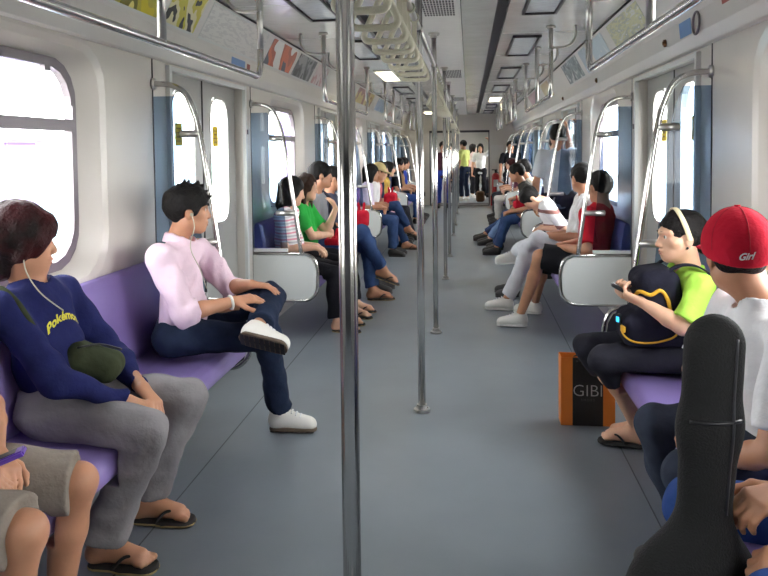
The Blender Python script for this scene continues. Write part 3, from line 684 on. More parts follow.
def hair_sdf(S, c, R, s, style):
    r, f, u = R; P = lambda a, b, d: c + s * (a * r + b * f + d * u); B = np.array(R)
    if style in ('short', 'spiky', 'crop', 'undercap'):
        g = {'short': .015, 'spiky': .02, 'crop': .008, 'undercap': .012}[style]
        S.el(P(0, -.014, .03), B, (V(.075, .095, .088) + g) * s, .01)
        if style == 'spiky':
            for q in range(26):
                a = RNG.rand() * 6.28; e = .25 + 1.1 * RNG.rand(); d = V(math.cos(a) * math.sin(e) * .075, math.sin(a) * math.sin(e) * .09 - .012, math.cos(e) * .09 + .03)
                n = nz(d - V(0, -.01, .0)) ; S.rc(P(*(d)), P(*(d + n * .034 + V(0, .012, 0))), .015 * s, .003 * s, .008)
        S.el(P(0, .09, -.035), B, V(.072, .085, .088) * s, .012, 's')
        for q in (-1, 1): S.el(P(q * .082, -.008, -.022), B, V(.022, .026, .036) * s, .008, 's')
        S.pl(P(0, -.06, -.055), -(u - .42 * f), 9, .01)
    elif style == 'shag':
        S.el(P(0, -.014, .028), B, (V(.075, .095, .09) + .03) * s, .01)
        S.rc(P(0, -.07, .0), P(0, -.065, -.09), .085 * s, .05 * s, .04)
        for q in (-1, 1): S.rc(P(q * .075, .02, .03), P(q * .082, -.005, -.045), .03 * s, .02 * s, .03); S.rc(P(q * .03, .075, .07), P(q * .062, .075, .005), .028 * s, .014 * s, .02)
        S.rc(P(-.05, .07, .06), P(.05, .075, .055), .035 * s, .03 * s, .03)
        S.el(P(0, .10, -.055), B, V(.066, .085, .075) * s, .014, 's')
    elif style in ('bob', 'long'):
        S.el(P(0, -.014, .028), B, (V(.075, .095, .088) + .018) * s, .01)
        lo = -.13 if style == 'bob' else -.24
        S.rc(P(0, -.045, .0), P(0, -.05, lo), .088 * s, (.075 if style == 'bob' else .06) * s, .03)
        for q in (-1, 1): S.rc(P(q * .07, .015, .03), P(q * .075, .005, lo + .02), .032 * s, .022 * s, .03)
        S.el(P(0, .095, -.05), B, V(.062, .085, .10) * s, .014, 's')
    elif style == 'tied':
        S.el(P(0, -.014, .028), B, (V(.075, .095, .088) + .011) * s, .01)
        S.rc(P(0, -.085, .0), P(0, -.085, -.14), .045 * s, .02 * s, .03)
        S.el(P(0, .092, -.03), B, V(.07, .078, .082) * s, .012, 's')
        for q in (-1, 1): S.el(P(q * .085, .0, -.025), B, V(.025, .03, .04) * s, .008, 's')
        S.pl(P(0, -.06, -.07), -(u - .5 * f), .095 * s, .0)
def hand_sdf(S, w, d, n, thumb, s, curl, k=.0035):
    """w wrist, d along the hand, n back-of-hand normal, thumb = unit side vector towards the thumb."""
    d = nz(d); n = nz(n - d * (n @ d)); t = nz(thumb - d * (thumb @ d) - n * (thumb @ n))
    L = [.95, 1.04, .98, .78]; sp = [.027, .009, -.009, -.026]
    for i in range(4):
        kb = w + s * (d * (.088 - .004 * abs(i - 1.2)) + t * sp[i])
        S.rc(w + s * (d * .008 + t * sp[i] * .55), kb, .0145 * s, .0115 * s, .016)
        p = kb; a = .15 + .1 * i * 0; dd = d + t * (sp[i] * 2.2); 
        for j, (ln, ra, rb) in enumerate(((.042, .0098, .0088), (.026, .0086, .0078), (.021, .0077, .0064))):
            a += curl * (.75, .95, .6)[j]
            q = p + s * L[i] * ln * nz(dd * math.cos(a) - n * math.sin(a)); S.rc(p, q, ra * s, rb * s, k if j == 0 else .004); p = q
    p = w + s * (d * .018 + t * .022 - n * .004)
    for ln, dir_, ra, rb in ((.042, d * .62 + t * .75 - n * .25, .0155, .0115), (.032, d * .85 + t * .35 - n * .3 * (1 + curl), .0112, .010), (.026, d * .95 - t * .05 - n * .3 * (1 + curl), .0098, .0075)):
        q = p + s * ln * nz(dir_); S.rc(p, q, ra * s, rb * s, .008); p = q
def foot_sdf(S, an, toe, up, s, bare):
    w = nz(np.cross(toe, up)); h0 = an - up * .052 * s - toe * .028 * s; b = h0 + toe * .165 * s - up * .004 * s
    S.rc(an, h0, .038 * s, .034 * s, .02); S.rc(an - up * .01 * s, b, .036 * s, .022 * s, .03); S.rc(h0, b, .03 * s, .026 * s, .02)
    for i, (o, l) in enumerate(((-.03, .036), (-.011, .038), (.004, .034), (.018, .028), (.031, .02))):
        o2 = o * (1 if bare >= 0 else -1); S.rc(b + w * o2 * s * .7 - up * .008 * s, b + w * o2 * s + toe * l * s - up * .014 * s, .017 * s, (.0125 if i == 0 else .0092) * s, .008)
def ik(a, t, l1, l2, hint):
    a = np.asarray(a, float); v = np.asarray(t, float) - a; d = min(np.linalg.norm(v), (l1 + l2) * .999); v = nz(v); t = a + v * d
    x = (l1 * l1 - l2 * l2 + d * d) / (2 * d); y = math.sqrt(max(0, l1 * l1 - x * x)); hn = nz(hint - v * (np.asarray(hint) @ v)); return a + v * x + hn * y, t

def shoe(parent, an, toe, up, s, kind, h):
    toe = nz(toe); up = nz(up - toe * (up @ toe)); w = np.cross(toe, up); base = an - up * .10 * s       # ground point below the ankle
    heel = base - toe * .055 * s; tip = heel + toe * .262 * s; R = np.array([toe, w, up]); at_ = base + toe * .07 * s
    if kind[0] == 'flop':
        S = Sdf(); S.rc(heel + toe * .035 * s, heel + toe * .13 * s, .036 * s, .036 * s, .02); S.rc(heel + toe * .15 * s, tip - toe * .05 * s, .044 * s, .046 * s, .03)
        S.pl(base, -up).pl(base + up * .02 * s, up); o = sobj(S, 'flip_flop', h * .8, kind[1], parent)
        S = Sdf(); S.rc(heel + toe * .035 * s, heel + toe * .13 * s, .0375 * s, .0375 * s, .02); S.rc(heel + toe * .15 * s, tip - toe * .05 * s, .0455 * s, .0475 * s, .03)
        S.pl(base + up * .001, -up).pl(base + up * .010 * s, up); sobj(S, 'sole_edge', h * .8, kind[2], o)
        pts = []
        for q in (-1, 1):
            pts = catmull([heel + toe * .2 * s + up * .022 * s, heel + toe * .185 * s + w * q * .012 * s + up * .05 * s, heel + toe * .15 * s + w * q * .034 * s + up * .056 * s, heel + toe * .11 * s + w * q * .044 * s + up * .018 * s], 5); tubeobj('toe_strap', pts, .0058 * s, kind[3], o, 8)
        return o
    S = Sdf(); a = heel + toe * .04 * s + up * .042 * s; b = tip - toe * .05 * s + up * .03 * s
    S.rc(a, b, .039 * s, .037 * s, .03, flat=None); S.rc(base + up * .06 * s - toe * .012 * s, base + up * .095 * s - toe * .008 * s, .044 * s, .043 * s, .035, cap='b'); S.rc(base + up * .08 * s + toe * .01 * s, b - toe * .02 * s + up * .012 * s, .036 * s, .027 * s, .03)
    S.pl(base + up * .018 * s, -up).pl(tip - toe * .006 * s, toe, 9, .01)
    o = sobj(S, 'shoe', h * .8, kind[1], parent)
    S = Sdf(); S.rc(heel + toe * .042 * s, tip - toe * .055 * s, .043 * s, .043 * s, .03); S.pl(base + up * .001, -up).pl(base + up * .024 * s, up); so = sobj(S, 'sole', h * .7, kind[2], o)
    if len(kind) > 3:
        bm = bmesh.new()
        for i in range(4):
            p = base + toe * (.045 + .022 * i) * s + up * (.110 - .0105 * i) * s; tube(bm, catmull([p - w * .024 * s - up * .006 * s, p + up * .006 * s, p + w * .024 * s - up * .006 * s], 4), .004 * s, 6)
        fin(bm, 'shoelace', kind[3], o, True)
        if len(kind) > 4 and kind[4]:
            bm = bmesh.new()
            for i in range(9): box(bm, heel + toe * (.02 + .026 * i) * s - up * .0005, (.010 * s, .033 * s, .002), R=R)
            for q in (-1, 1): box(bm, heel + toe * .125 * s + w * q * .0 - up * .0008, (.11 * s, .003, .0025), R=R)
            fin(bm, 'tread', SHOEB, so)
    return o

def imprint(S, pel):
    if pel[2] > .7: return                       # seated: flesh and cloth flatten against the bench
    q = 1 if pel[0] > 0 else -1; u = nz(V(q * .122, 0, .9925)); f = V(u[2] * q, 0, -u[0] * q)
    S.bx(V(q * 1.187, pel[1], .40), np.eye(3), V(.268, .75, .062), .006, .002, 'x'); S.bx(V(q * 1.354, pel[1], .67) + f * .045, np.array([f, EY_, u]), V(.045, .75, .235), .01, .002, 'x')
EY_ = V(0, 1, 0)
def person(label, J, C, group=None, cat='person'):
    h = C.get('h', .009); s = C.get('s', 1.0); A = C.get('d', h < .008)
    t = thing('person', label, cat, (J['pelvis'][0], J['pelvis'][1], 0), group)
    F, SD = nz(J['F']), nz(J['S']); pel, nk = J['pelvis'], J['neck']; TU = nz(nk - pel); R = frame(J['hf'], J.get('hu', UP)); hc = J['head']; hs = s * C.get('hs', 1.0)
    FT = nz(np.cross(SD, TU)) * 1.0; FT = FT if FT @ F > 0 else -FT
    ch = pel + (nk - pel) * .68
    B = Sdf()
    B.rc(pel, ch, .105 * s, .11 * s, .05, flat=(FT, .75)); B.rc(J['shL'], J['shR'], .05 * s, .05 * s, .06)
    head_sdf(B, hc, R, hs, A, nk)
    slv, btm = C.get('sleeve', .45), C.get('bottom', 2)
    for q in 'LR':
        sh, el, wr = J['sh' + q], J['el' + q], J['wr' + q]; sgn = 1 if q == 'L' else -1
        a_ = .82 if slv > 1.5 else 1; B.rc(sh, el, .045 * s * a_, .037 * s * a_, .03); B.rc(el, el + (wr - el) * .35, .038 * s * a_, .039 * s * a_, .012); B.rc(el + (wr - el) * .35, wr, .039 * s * a_, .0255 * s, .01)
        d = J.get('hd' + q); d = nz(wr - el) if d is None else nz(d); n = J.get('hn' + q, UP); n = nz(n)
        th = J.get('ht' + q); th = np.cross(d, n) * -sgn if th is None else th
        if h < .011: hand_sdf(B, wr, d, n, th, s, J.get('cu' + q, .45))
        else: B.rc(wr, wr + d * .09 * s, .026 * s, .03 * s, .02, flat=(n, .6)); B.rc(wr + d * .09 * s, wr + nz(d - n * .7) * .15 * s, .028 * s, .018 * s, .02, flat=(n, .6)); B.rc(wr + d * .03 * s, wr + d * .08 * s + th * .035 * s, .014 * s, .011 * s, .01)
        hp, kn, an = J['hip' + q], J['kn' + q], J['an' + q]
        r1 = .035 if btm >= 2 else .05
        B.rc(pel, hp, .09 * s, .08 * s, .04); B.rc(hp, kn, (.06 if btm >= 2 else .075) * s, r1 * s, .03)
        if btm >= 2: B.rc(kn, an, r1 * s, .034 * s, .02)
        else: B.rc(kn, kn + (an - kn) * .35 - nz(J['toe' + q]) * .012 * s, .049 * s, .052 * s, .03); B.rc(kn + (an - kn) * .35 - nz(J['toe' + q]) * .012 * s, an, .052 * s, .033 * s, .03)
        if C.get('shoes', ('',))[0] == 'flop': foot_sdf(B, an, nz(J['toe' + q]), nz(J.get('up' + q, UP)), s, 1 if q == 'R' else -1)
    imprint(B, pel)
    sobj(B, 'body', h if not C.get('fine') else C['fine'], C['skin'], t)
    # hair
    if C.get('hair'):
        S = Sdf(); hair_sdf(S, hc, R, hs, C['hair'])
        if A:
            for q in (-1, 1): S.rc(hc + hs * (q * .014 * R[0] + .097 * R[1] + .026 * R[2]), hc + hs * (q * .046 * R[0] + .078 * R[1] + .028 * R[2]), .0042 * hs, .003 * hs, .003)
        sobj(S, 'hair', max(h * .8, .0045), C.get('hairm', HAIR), t, noise=C.get('hn', .0065), nfreq=75, aniso=(1, 1, .35))
    if A:
        for q in (-1, 1):
            c = hc + hs * (q * .031 * R[0] + .0745 * R[1] + .002 * R[2]); bm = bmesh.new(); bmesh.ops.create_uvsphere(bm, u_segments=16, v_segments=10, radius=.0108 * hs)
            g = nz(J.get('gaze', R[1]))
            for f_ in bm.faces:
                m_ = f_.calc_center_median(); f_.material_index = 1 if nz(np.array(m_)) @ g > .72 else 0
            for v in bm.verts: v.co = np.array(v.co) + c
            fin(bm, 'eye', EYE, t, True, mats=[EYE, IRIS])
        S = Sdf(); Bm = np.array(R); P = lambda a, b, d: hc + hs * (a * R[0] + b * R[1] + d * R[2])
        for q in (-1, 1): S.rc(P(0, .0985, -.0655), P(q * .02, .089, -.0705), .0046 * hs, .002 * hs, .003)
        S.rc(P(-.011, .0945, -.0775), P(.011, .0945, -.0775), .0052 * hs, .0052 * hs, .003); S.rc(P(-.02, .089, -.0715), P(.02, .089, -.0715), .002 * hs, .002 * hs, .003)
        sobj(S, 'lips', .0022, C.get('lip', LIPM), t)
    # shirt
    sm = C['shirt']; S = Sdf(); fat = C.get('fat', 1.0); lo = pel + TU * C.get('hem', -.02)
    S.rc(lo + FT * .01, pel + (nk - pel) * .35 + FT * .012, .135 * s * fat, .128 * s * fat, .04, flat=(FT, .78)); S.rc(pel + (nk - pel) * .35 + FT * .012, ch + FT * .005, .128 * s * fat, .132 * s, .05, flat=(FT, .74))
    mid = (J['shL'] + J['shR']) / 2
    for q in 'LR':
        S.rc(ch + SD * (.055 if q == 'L' else -.055) * s, ch + SD * (.06 if q == 'L' else -.06) * s + TU * .06, .085 * s, .075 * s, .04, flat=(FT, .95))
    S.rc(J['shL'], J['shR'], .058 * s, .058 * s, .05); S.rc(mid, nk + TU * .012 * s, .07 * s, .062 * s, .05, cap='b')
    for q in 'LR':
        sh, el, wr = J['sh' + q], J['el' + q], J['wr' + q]; lo_ = C.get('loose', 1.0)
        if slv <= 1: S.rc(sh, sh + (el - sh) * min(1, slv + .25), .062 * s, .056 * s * lo_, .03, cap='b')
        else:
            S.rc(sh, el, .062 * s, .052 * s * lo_, .03); S.rc(el, el + (wr - el) * (slv - 1), .05 * s * lo_, (.05 - .012 * (slv - 1)) * s * lo_, .012, cap='b')
    S.pl(pel + TU * C.get('hem', -.02) - TU * .09, -TU, 9, .01)
    imprint(S, pel)
    if C.get('vneck') is not None: S.el(nk + FT * .06 + TU * .035, np.array([SD, FT, TU]), V(.045, .06, .075) * s, .008, 's')
    else: S.rc(nk + TU * .012 + FT * .015, nk + TU * .1 + FT * .03, .06 * s, .07 * s, .008, 's')
    sh_o = sobj(S, C.get('shirtname', 'shirt'), max(h, .006), sm, t, noise=C.get('fold', .006) * 1.9, nfreq=34, aniso=(1, 1, .6))
    if C.get('collar'):
        r0 = .062 * s; bm = bmesh.new(); A_ = np.linspace(.35, 6.283 - .35, 28); rows = []
        for rr_, hh_, dr in ((r0, .0, 0), (r0 * .97, .034, 0), (r0 * 1.02, .040, 0), (r0 * 1.12, .034, 0), (r0 * 1.33, .0, .02), (r0 * 1.30, -.004, .02)):
            rows.append([bm.verts.new(tuple(nk + TU * (hh_ * s + .004 - .034 * max(0, math.cos(a)) - (dr * max(0, math.cos(a)) ** 2)) + FT * (.006 + .92 * rr_ * math.cos(a)) + SD * rr_ * math.sin(a))) for a in A_])
        for k_ in range(6):
            for m_ in range(27): bm.faces.new((rows[k_][m_], rows[k_][m_ + 1], rows[(k_ + 1) % 6][m_ + 1], rows[(k_ + 1) % 6][m_]))
        fin(bm, 'collar', C['collar'], sh_o, True)
    # trousers / shorts
    S = Sdf(); pm = C['pants']; pf = C.get('pfat', 1.0)
    S.rc(pel + TU * .05, pel, .125 * s * pf, .12 * s * pf, .04, flat=(FT, .85))
    for q in 'LR':
        hp, kn, an = J['hip' + q], J['kn' + q], J['an' + q]; S.rc(pel, hp, .1 * s, .085 * s, .05)
        fl = C.get('flare', .062)
        if btm >= 2: S.rc(hp, kn, .086 * s * pf, .068 * s * pf, .04); S.rc(kn, kn + (an - kn) * .94, .066 * s * pf, fl * s, .02, cap='b')
        elif btm >= 1: S.rc(hp, kn, .088 * s * pf, .072 * s * pf, .04); S.rc(kn, kn + (an - kn) * (btm - 1), .07 * s * pf, .064 * s * pf, .02, cap='b')
        else: S.rc(hp, hp + (kn - hp) * btm, .09 * s * pf, .08 * s * pf, .04, cap='b')
    S.pl(pel + TU * .09, TU, .3, .0)
    imprint(S, pel)
    sobj(S, C.get('pantsname', 'trousers'), max(h, .0065), pm, t, noise=C.get('pfold', .010), nfreq=30)
    if C.get('shoes'):
        for q in 'LR': shoe(t, J['an' + q], J['toe' + q], J.get('up' + q, UP), s, C['shoes'], max(h, .006))
    t['_hs'] = hs
    return t, dict(R=R, hc=hc, hs=hs, FT=FT, TU=TU, SD=SD, ch=ch, shirt=sh_o, t=t)

def seated(side, y, s=1.0, lean=-6, yaw=0, pitch=-5, slide=0.0, cross=None, hands='lap', feet=.0, spread=.1, hx=0, drop=0):
    """side -1: left bench facing +X, +1: right bench facing -X; yaw turns the head towards +Y."""
    fx = -side; F = V(fx, 0, 0); S = np.cross(UP, F); J = dict(F=F, S=S)
    pel = V(side * (1.195 - slide), y, .54); a = math.radians(lean); TU = nz(F * math.sin(a) + UP * math.cos(a)); nk = pel + TU * .475 * s
    yw = math.radians(yaw); pt = math.radians(pitch); hf = nz((F * math.cos(yw) + V(0, 1, 0) * math.sin(yw)) * math.cos(pt) + UP * math.sin(pt))
    J.update(pelvis=pel, neck=nk, hf=hf, head=nk + (TU * .07 + UP * .085) * s + F * .035 * s + hf * .02, hu=nz(TU * .3 + UP * .7))
    for q, g in (('L', 1), ('R', -1)):
        sh = nk - TU * .055 * s + S * g * .165 * s; J['sh' + q] = sh; hip = pel + S * g * .088 * s; J['hip' + q] = hip
        an = V(fx * -1 * side * 0 + side * (.80 - feet), y + (S * g * spread)[1], .10 * s) if True else 0
        kn, an = ik(hip, an, .42 * s, .40 * s, F * .7 + UP * .7); J['kn' + q] = kn; J['an' + q] = an; J['toe' + q] = nz(F + S * g * .15)
        if hands == 'lap': w = pel + F * .24 * s + S * g * .055 * s + UP * .14 * s; hd = F * .6 - S * g * .7 - UP * .2; hn = UP + F * .2
        elif hands == 'knees': w = J['kn' + q] + UP * .115 * s - F * .06; hd = F * .95 - UP * .45 - S * g * .2; hn = UP
        elif hands == 'chest': w = pel + F * .2 * s - S * g * .03 + UP * .24 * s; hd = -S * g + F * .1; hn = F
        elif hands == 'phone': w = pel + F * .26 * s + S * g * .05 * s + UP * .25 * s; hd = F * .6 - S * g * .5 + UP * .3; hn = F * .2 - UP * .6 + S * g * .6
        el, w = ik(sh, w, .285 * s, .245 * s, S * g * .1 - F * .5 - UP * .6); J['el' + q] = el; J['wr' + q] = w; J['hd' + q] = hd; J['hn' + q] = hn
    if cross:                       # cross = 'L' or 'R': that ankle rests over the other knee or dangles past it
        q, o = (cross, 'R' if cross == 'L' else 'L'); g = 1 if q == 'L' else -1
        k = J['kn' + o]; kn = J['hip' + q] + nz(F * .93 - S * g * .12 + UP * .30) * .42 * s; J['kn' + q] = kn
        J['an' + q] = kn + nz(F * .42 - S * g * .32 - UP * .85) * .40 * s; J['toe' + q] = nz(F * .9 - UP * .35 - S * g * .2); J['up' + q] = nz(F * .35 + UP * .9)
    return J
def standing(x, y, face, s=1.0, yaw=0, arm=None):
    F = nz(V(math.sin(math.radians(face)), math.cos(math.radians(face)), 0)); S = np.cross(UP, F); J = dict(F=F, S=S)
    pel = V(x, y, .86 * s); nk = V(x, y, 1.385 * s) + F * .01; a = math.radians(face + yaw); hf = nz(V(math.sin(a), math.cos(a), -.08))
    J.update(pelvis=pel, neck=nk, hf=hf, head=nk + V(0, 0, .145 * s) + F * .03)
    for q, g in (('L', 1), ('R', -1)):
        sh = nk - UP * .06 * s + S * g * .17 * s; hip = pel + S * g * .09 * s; J['sh' + q] = sh; J['hip' + q] = hip
        J['an' + q] = V(x, y, .10 * s) + S * g * .11 * s + F * (.03 * g); J['kn' + q] = (hip + J['an' + q]) / 2 + F * .03; J['toe' + q] = nz(F + S * g * .2)
        w = pel + S * g * .24 * s + F * .08 + UP * -.06; 
        if arm == q: w = nk + S * g * .28 * s + F * .22 * s + UP * .33 * s
        if arm == 'front': w = pel + S * g * .06 + F * .22 + UP * .22
        el, w = ik(sh, w, .29 * s, .25 * s, (S * g * .6 - F * .5 - UP * .2) if arm != q else (S * g + F * .3 - UP * .5)); J['el' + q] = el; J['wr' + q] = w; J['hd' + q] = nz(w - el); J['hn' + q] = S * g
    return J
FLOP = ('flop', FLOPB, FLOPT, FLOPB); SNK = ('snk', SHOEW, SOLEB, WHT, True); SNW = ('snk', SHOEW, SOLEW, WHT); SNB = ('snk', SHOEB, SHOEB)
# ------------------------------------------------------------------ near left: boy in navy, man in pink, person in shorts
X_ = lambda *a: V(*a)
def J_(**k):
    return {a: (np.asarray(b, float) if not isinstance(b, (int, float)) else b) for a, b in k.items()}
EX, EY = V(1, 0, 0), V(0, 1, 0)
# boy in navy long sleeves
J = J_(F=EX, S=EY, pelvis=(-1.25, 2.44, .54), neck=(-1.335, 2.42, .985), head=(-1.345, 2.40, 1.138), hf=(.80, .60, -.04),
       shL=(-1.32, 2.60, .925), shR=(-1.325, 2.25, .925), elL=(-1.18, 2.68, .68), wrL=(-.955, 2.50, .585), elR=(-1.11, 2.215, .70), wrR=(-.955, 2.375, .575),
       hdL=(.75, -.35, -.5), hnL=(.45, .2, .85), hdR=(.72, .42, -.5), hnR=(.35, -.5, .8), cuL=.5, cuR=.55,
       hipL=(-1.24, 2.53, .54), hipR=(-1.24, 2.35, .54), knL=(-.835, 2.63, .515), knR=(-.835, 2.29, .515), anL=(-1.02, 2.64, .105), anR=(-1.03, 2.33, .105), toeL=(1, .02, 0), toeR=(1, -.02, 0))
NAVY = cloth('navy', (34, 38, 84), .1); GREYJ = cloth('grey_denim', (132, 128, 130), .12, vs=6)
boy, bi = person('teenager in navy long sleeves and grey jeans with reddish shaggy hair', J, dict(h=.0062, fine=.0048, skin=SK[0], hair='shag', hairm=HAIRRED, hn=.005, hs=1.02, shirt=NAVY, sleeve=1.93, shirtname='long_sleeved_shirt', fold=.006, pants=GREYJ, pantsname='jeans', bottom=2, flare=.082, pfat=1.06, shoes=FLOP, d=True))
# yellow lettering on the chest, wrapped on to the shirt
def print_on(info, s, size, cen, right, up, out, m, name, arc=0, bold=.02, shear=0):
    vs, fs = text_mesh(s, size, shear, bold); me = info['shirt'].data; o = np.array(info['shirt']['_w'])
    bv = BVHTree.FromPolygons([tuple(np.array(v.co) + o) for v in me.vertices], [tuple(p.vertices) for p in me.polygons])
    res = []; right, up, out = nz(right), nz(up), nz(out)
    for x, y, z in vs:
        p = cen + right * x + up * (y + arc * x * x)
        hit = bv.ray_cast(Vector(p + out * .3), Vector(-out), .6)
        res.append((np.array(hit[0]) + out * .003) if hit[0] is not None else p)
    return raw(name, np.array(res), fs, m, info['shirt'])
print_on(bi, 'Pok\u00e9mon', .044, V(-1.1, 2.415, .868), V(0, -1, 0) * -1, UP, EX, mat('yellow_print', (206, 196, 60), .7), 'shirt_lettering', arc=-5, bold=.0015)
# olive shoulder bag on his lap
t = thing('shoulder_bag', 'olive green shoulder bag resting on the lap of the teenager in navy', 'bag', (-1.08, 2.47, .64))
S = Sdf(); R_ = np.array(frame(V(.85, .25, -.45), UP)); S.bx(V(-1.125, 2.47, .69), R_, V(.06, .10, .048), .04, .02); S.rc(V(-1.165, 2.43, .705), V(-1.085, 2.53, .668), .045, .04, .03)
OLV = cloth('olive', (58, 64, 46), .15); o = sobj(S, 'body', .006, OLV, t, .004, 20)
bm = bmesh.new(); 
P = catmull([V(-1.165, 2.34, .70), V(-1.185, 2.28, .78), V(-1.215, 2.25, .87), V(-1.265, 2.24, .955), V(-1.335, 2.255, .995), V(-1.395, 2.29, .95)], 6)
tube(bm, P, .011, 8); fin(bm, 'strap', OLV, t, True)
tubeobj('zip', catmull([V(-1.145, 2.40, .757), V(-1.10, 2.47, .752), V(-1.05, 2.54, .715)], 4), .004, M['black'], t, 6)

# man in pink shirt, ankle over knee
J = J_(F=EX, S=EY, pelvis=(-1.19, 3.42, .54), neck=(-1.195, 3.42, 1.015), head=(-1.135, 3.425, 1.168), hf=(.84, .54, -.04),
       shL=(-1.155, 3.59, .95), shR=(-1.20, 3.245, .95), elL=(-1.0, 3.63, .74), wrL=(-.86, 3.54, .775), elR=(-1.075, 3.20, .70), wrR=(-.885, 3.36, .725),
       hdL=(.9, .15, -.1), hnL=(.1, .1, 1), hdR=(.8, .5, .08), hnR=(.1, -.35, 1), cuL=.35, cuR=.3,
       hipL=(-1.19, 3.51, .54), hipR=(-1.19, 3.33, .54), knL=(-.775, 3.64, .70), knR=(-.75, 3.45, .535), anL=(-.755, 3.32, .615), anR=(-.735, 3.60, .105), toeL=(.96, -.16, -.16), toeR=(1, .02, 0), upL=(.1, .86, .5))
PINK = cloth('pink', (226, 200, 214), .03); 
man, mi_ = person('young man in a pale pink shirt and dark jeans, ankle crossed over his knee', J, dict(h=.0062, fine=.0048, skin=SK[0], hair='spiky', hs=.98, shirt=PINK, sleeve=1.25, loose=1.12, fold=.009, hem=.0, vneck=1, collar=PINK, pants=JEANSD, pantsname='jeans', bottom=2, flare=.066, shoes=SNK, d=True))
wr = J['wrR']; d = nz(J['wrR'] - J['elR']); c = wr - d * .02; a1 = nz(np.cross(d, UP)); a2 = np.cross(d, a1)
tubeobj('wristband', [c + .031 * (math.cos(q) * a1 + math.sin(q) * a2) for q in np.linspace(0, 6.283, 24, endpoint=False)], .007, SHOEW, man, 8, True)
def earphones(lab, P, info, ear):
    t = thing('earphones', lab, 'earphones', tuple(ear)); R = info['R']
    bm = bmesh.new(); bmesh.ops.create_uvsphere(bm, u_segments=10, v_segments=8, radius=.0085)
    for v in bm.verts: v.co = np.array(v.co) + ear
    fin(bm, 'earbud', M['strap'], t, True); tubeobj('cable', catmull(P, 6), .0022, M['strap'], t, 6)
def headpt(i, a, b, d): return i['hc'] + i['hs'] * (a * i['R'][0] + b * i['R'][1] + d * i['R'][2])
e = headpt(mi_, .088, .0, -.02); earphones('white earphone with thin cable in the ear of the man in pink', [e, e + V(.02, -.02, -.06), V(-1.09, 3.33, .99), V(-1.055, 3.36, .88), V(-1.04, 3.4, .78)], mi_, e)
e = headpt(bi, .09, .0, -.035); earphones('earphone with thin cable in the ear of the teenager in navy', [e, e + V(.02, -.015, -.06), V(-1.22, 2.31, .97), V(-1.17, 2.36, .9)], bi, e)

# person in khaki shorts at the frame's edge
J = J_(F=EX, S=EY, pelvis=(-1.22, 1.73, .535), neck=(-1.30, 1.72, 1.0), head=(-1.27, 1.72, 1.15), hf=(1, .05, -.1),
       shL=(-1.27, 1.89, .94), shR=(-1.27, 1.56, .94), elL=(-1.17, 1.96, .70), wrL=(-1.03, 1.78, .64), elR=(-1.15, 1.5, .70), wrR=(-1.03, 1.64, .635),
       hdL=(.7, -.5, -.2), hnL=(.2, .2, 1), hdR=(.8, .4, -.15), hnR=(.2, -.2, 1), cuL=.6, cuR=.7,
       hipL=(-1.22, 1.82, .535), hipR=(-1.22, 1.65, .535), knL=(-.875, 1.92, .505), knR=(-.84, 1.615, .52), anL=(-.95, 1.92, .105), anR=(-.92, 1.60, .105), toeL=(1, .1, 0), toeR=(1, -.05, 0))
KH = cloth('khaki', (136, 126, 116), .08); per0, i0 = person('person in khaki cargo shorts sitting at the near left end of the bench', J, dict(h=.0065, fine=.0052, skin=SK[0], hair='short', shirt=cloth('brown', (90, 80, 74)), sleeve=.5, pants=KH, pantsname='shorts', bottom=.97, pfat=1.1, shoes=FLOP))
t = thing('purple_phone', 'small purple gadget held in the hand of the person in khaki shorts', 'phone', (-.96, 1.69, .665)); R_ = np.array(frame(V(.8, .35, .3), UP))
bm = bmesh.new(); box(bm, (-.945, 1.70, .665), (.022, .05, .008), R=R_); fin(bm, 'body', mat('violet_plastic', (104, 70, 170), .3), t, bevel=.004)
bm = bmesh.new(); box(bm, np.array((-.945, 1.70, .665)) + R_[2] * .0085, (.016, .03, .0008), R=R_); fin(bm, 'screen', M['black'], t)

# ------------------------------------------------------------------ near right: girl in lime, man in red cap, guitarist
LIME = cloth('lime', (168, 216, 84), .05); BLKP = cloth('charcoal', (40, 40, 48))
J = J_(F=-EX, S=-EY, pelvis=(1.205, 3.35, .53), neck=(1.225, 3.34, .905), head=(1.185, 3.335, 1.055), hf=(-1, -.06, -.05),
       shL=(1.225, 3.175, .855), shR=(1.225, 3.505, .855), elL=(1.13, 3.10, .70), wrL=(1.00, 3.22, .775), elR=(1.12, 3.545, .66), wrR=(.985, 3.38, .775),
       hdL=(-.75, .45, .25), hnL=(-.1, -.6, -.75), hdR=(-.7, -.5, .2), hnR=(-.3, .3, -.8), cuL=.9, cuR=.8,
       hipL=(1.2, 3.27, .53), hipR=(1.2, 3.43, .53), knL=(.85, 3.28, .50), knR=(.80, 3.47, .505), anL=(1.05, 3.54, .10), anR=(1.09, 3.62, .10), toeL=(-.9, .25, 0), toeR=(-.95, .2, 0))
girl, gi = person('girl in a lime green shirt and cream headband holding a phone', J, dict(h=.006, fine=.0046, skin=SK[1], s=.92, hs=1.04, hair='tied', shirt=LIME, sleeve=.62, loose=1.15, fold=.005, pants=BLKP, pantsname='cropped_trousers', bottom=1.25, flare=.07, shoes=('flop', FLOPB, FLOPB, FLOPB), lip=LIP, d=True))
S = Sdf(); pts = [headpt(gi, .089 * math.cos(a), -.012 + .034 * math.sin(a), -.005 + .1345 * math.sin(a)) for a in np.linspace(-.05, math.pi + .05, 30)]
bm = bmesh.new()
for i in range(len(pts)):
    for k in (-1, 1):
        for r in (0, 1):
            p = pts[i] + gi['R'][1] * k * .011; p = p + nz(p - gi['hc']) * (.004 * r); bm.verts.new(tuple(p))
bm.verts.ensure_lookup_table()
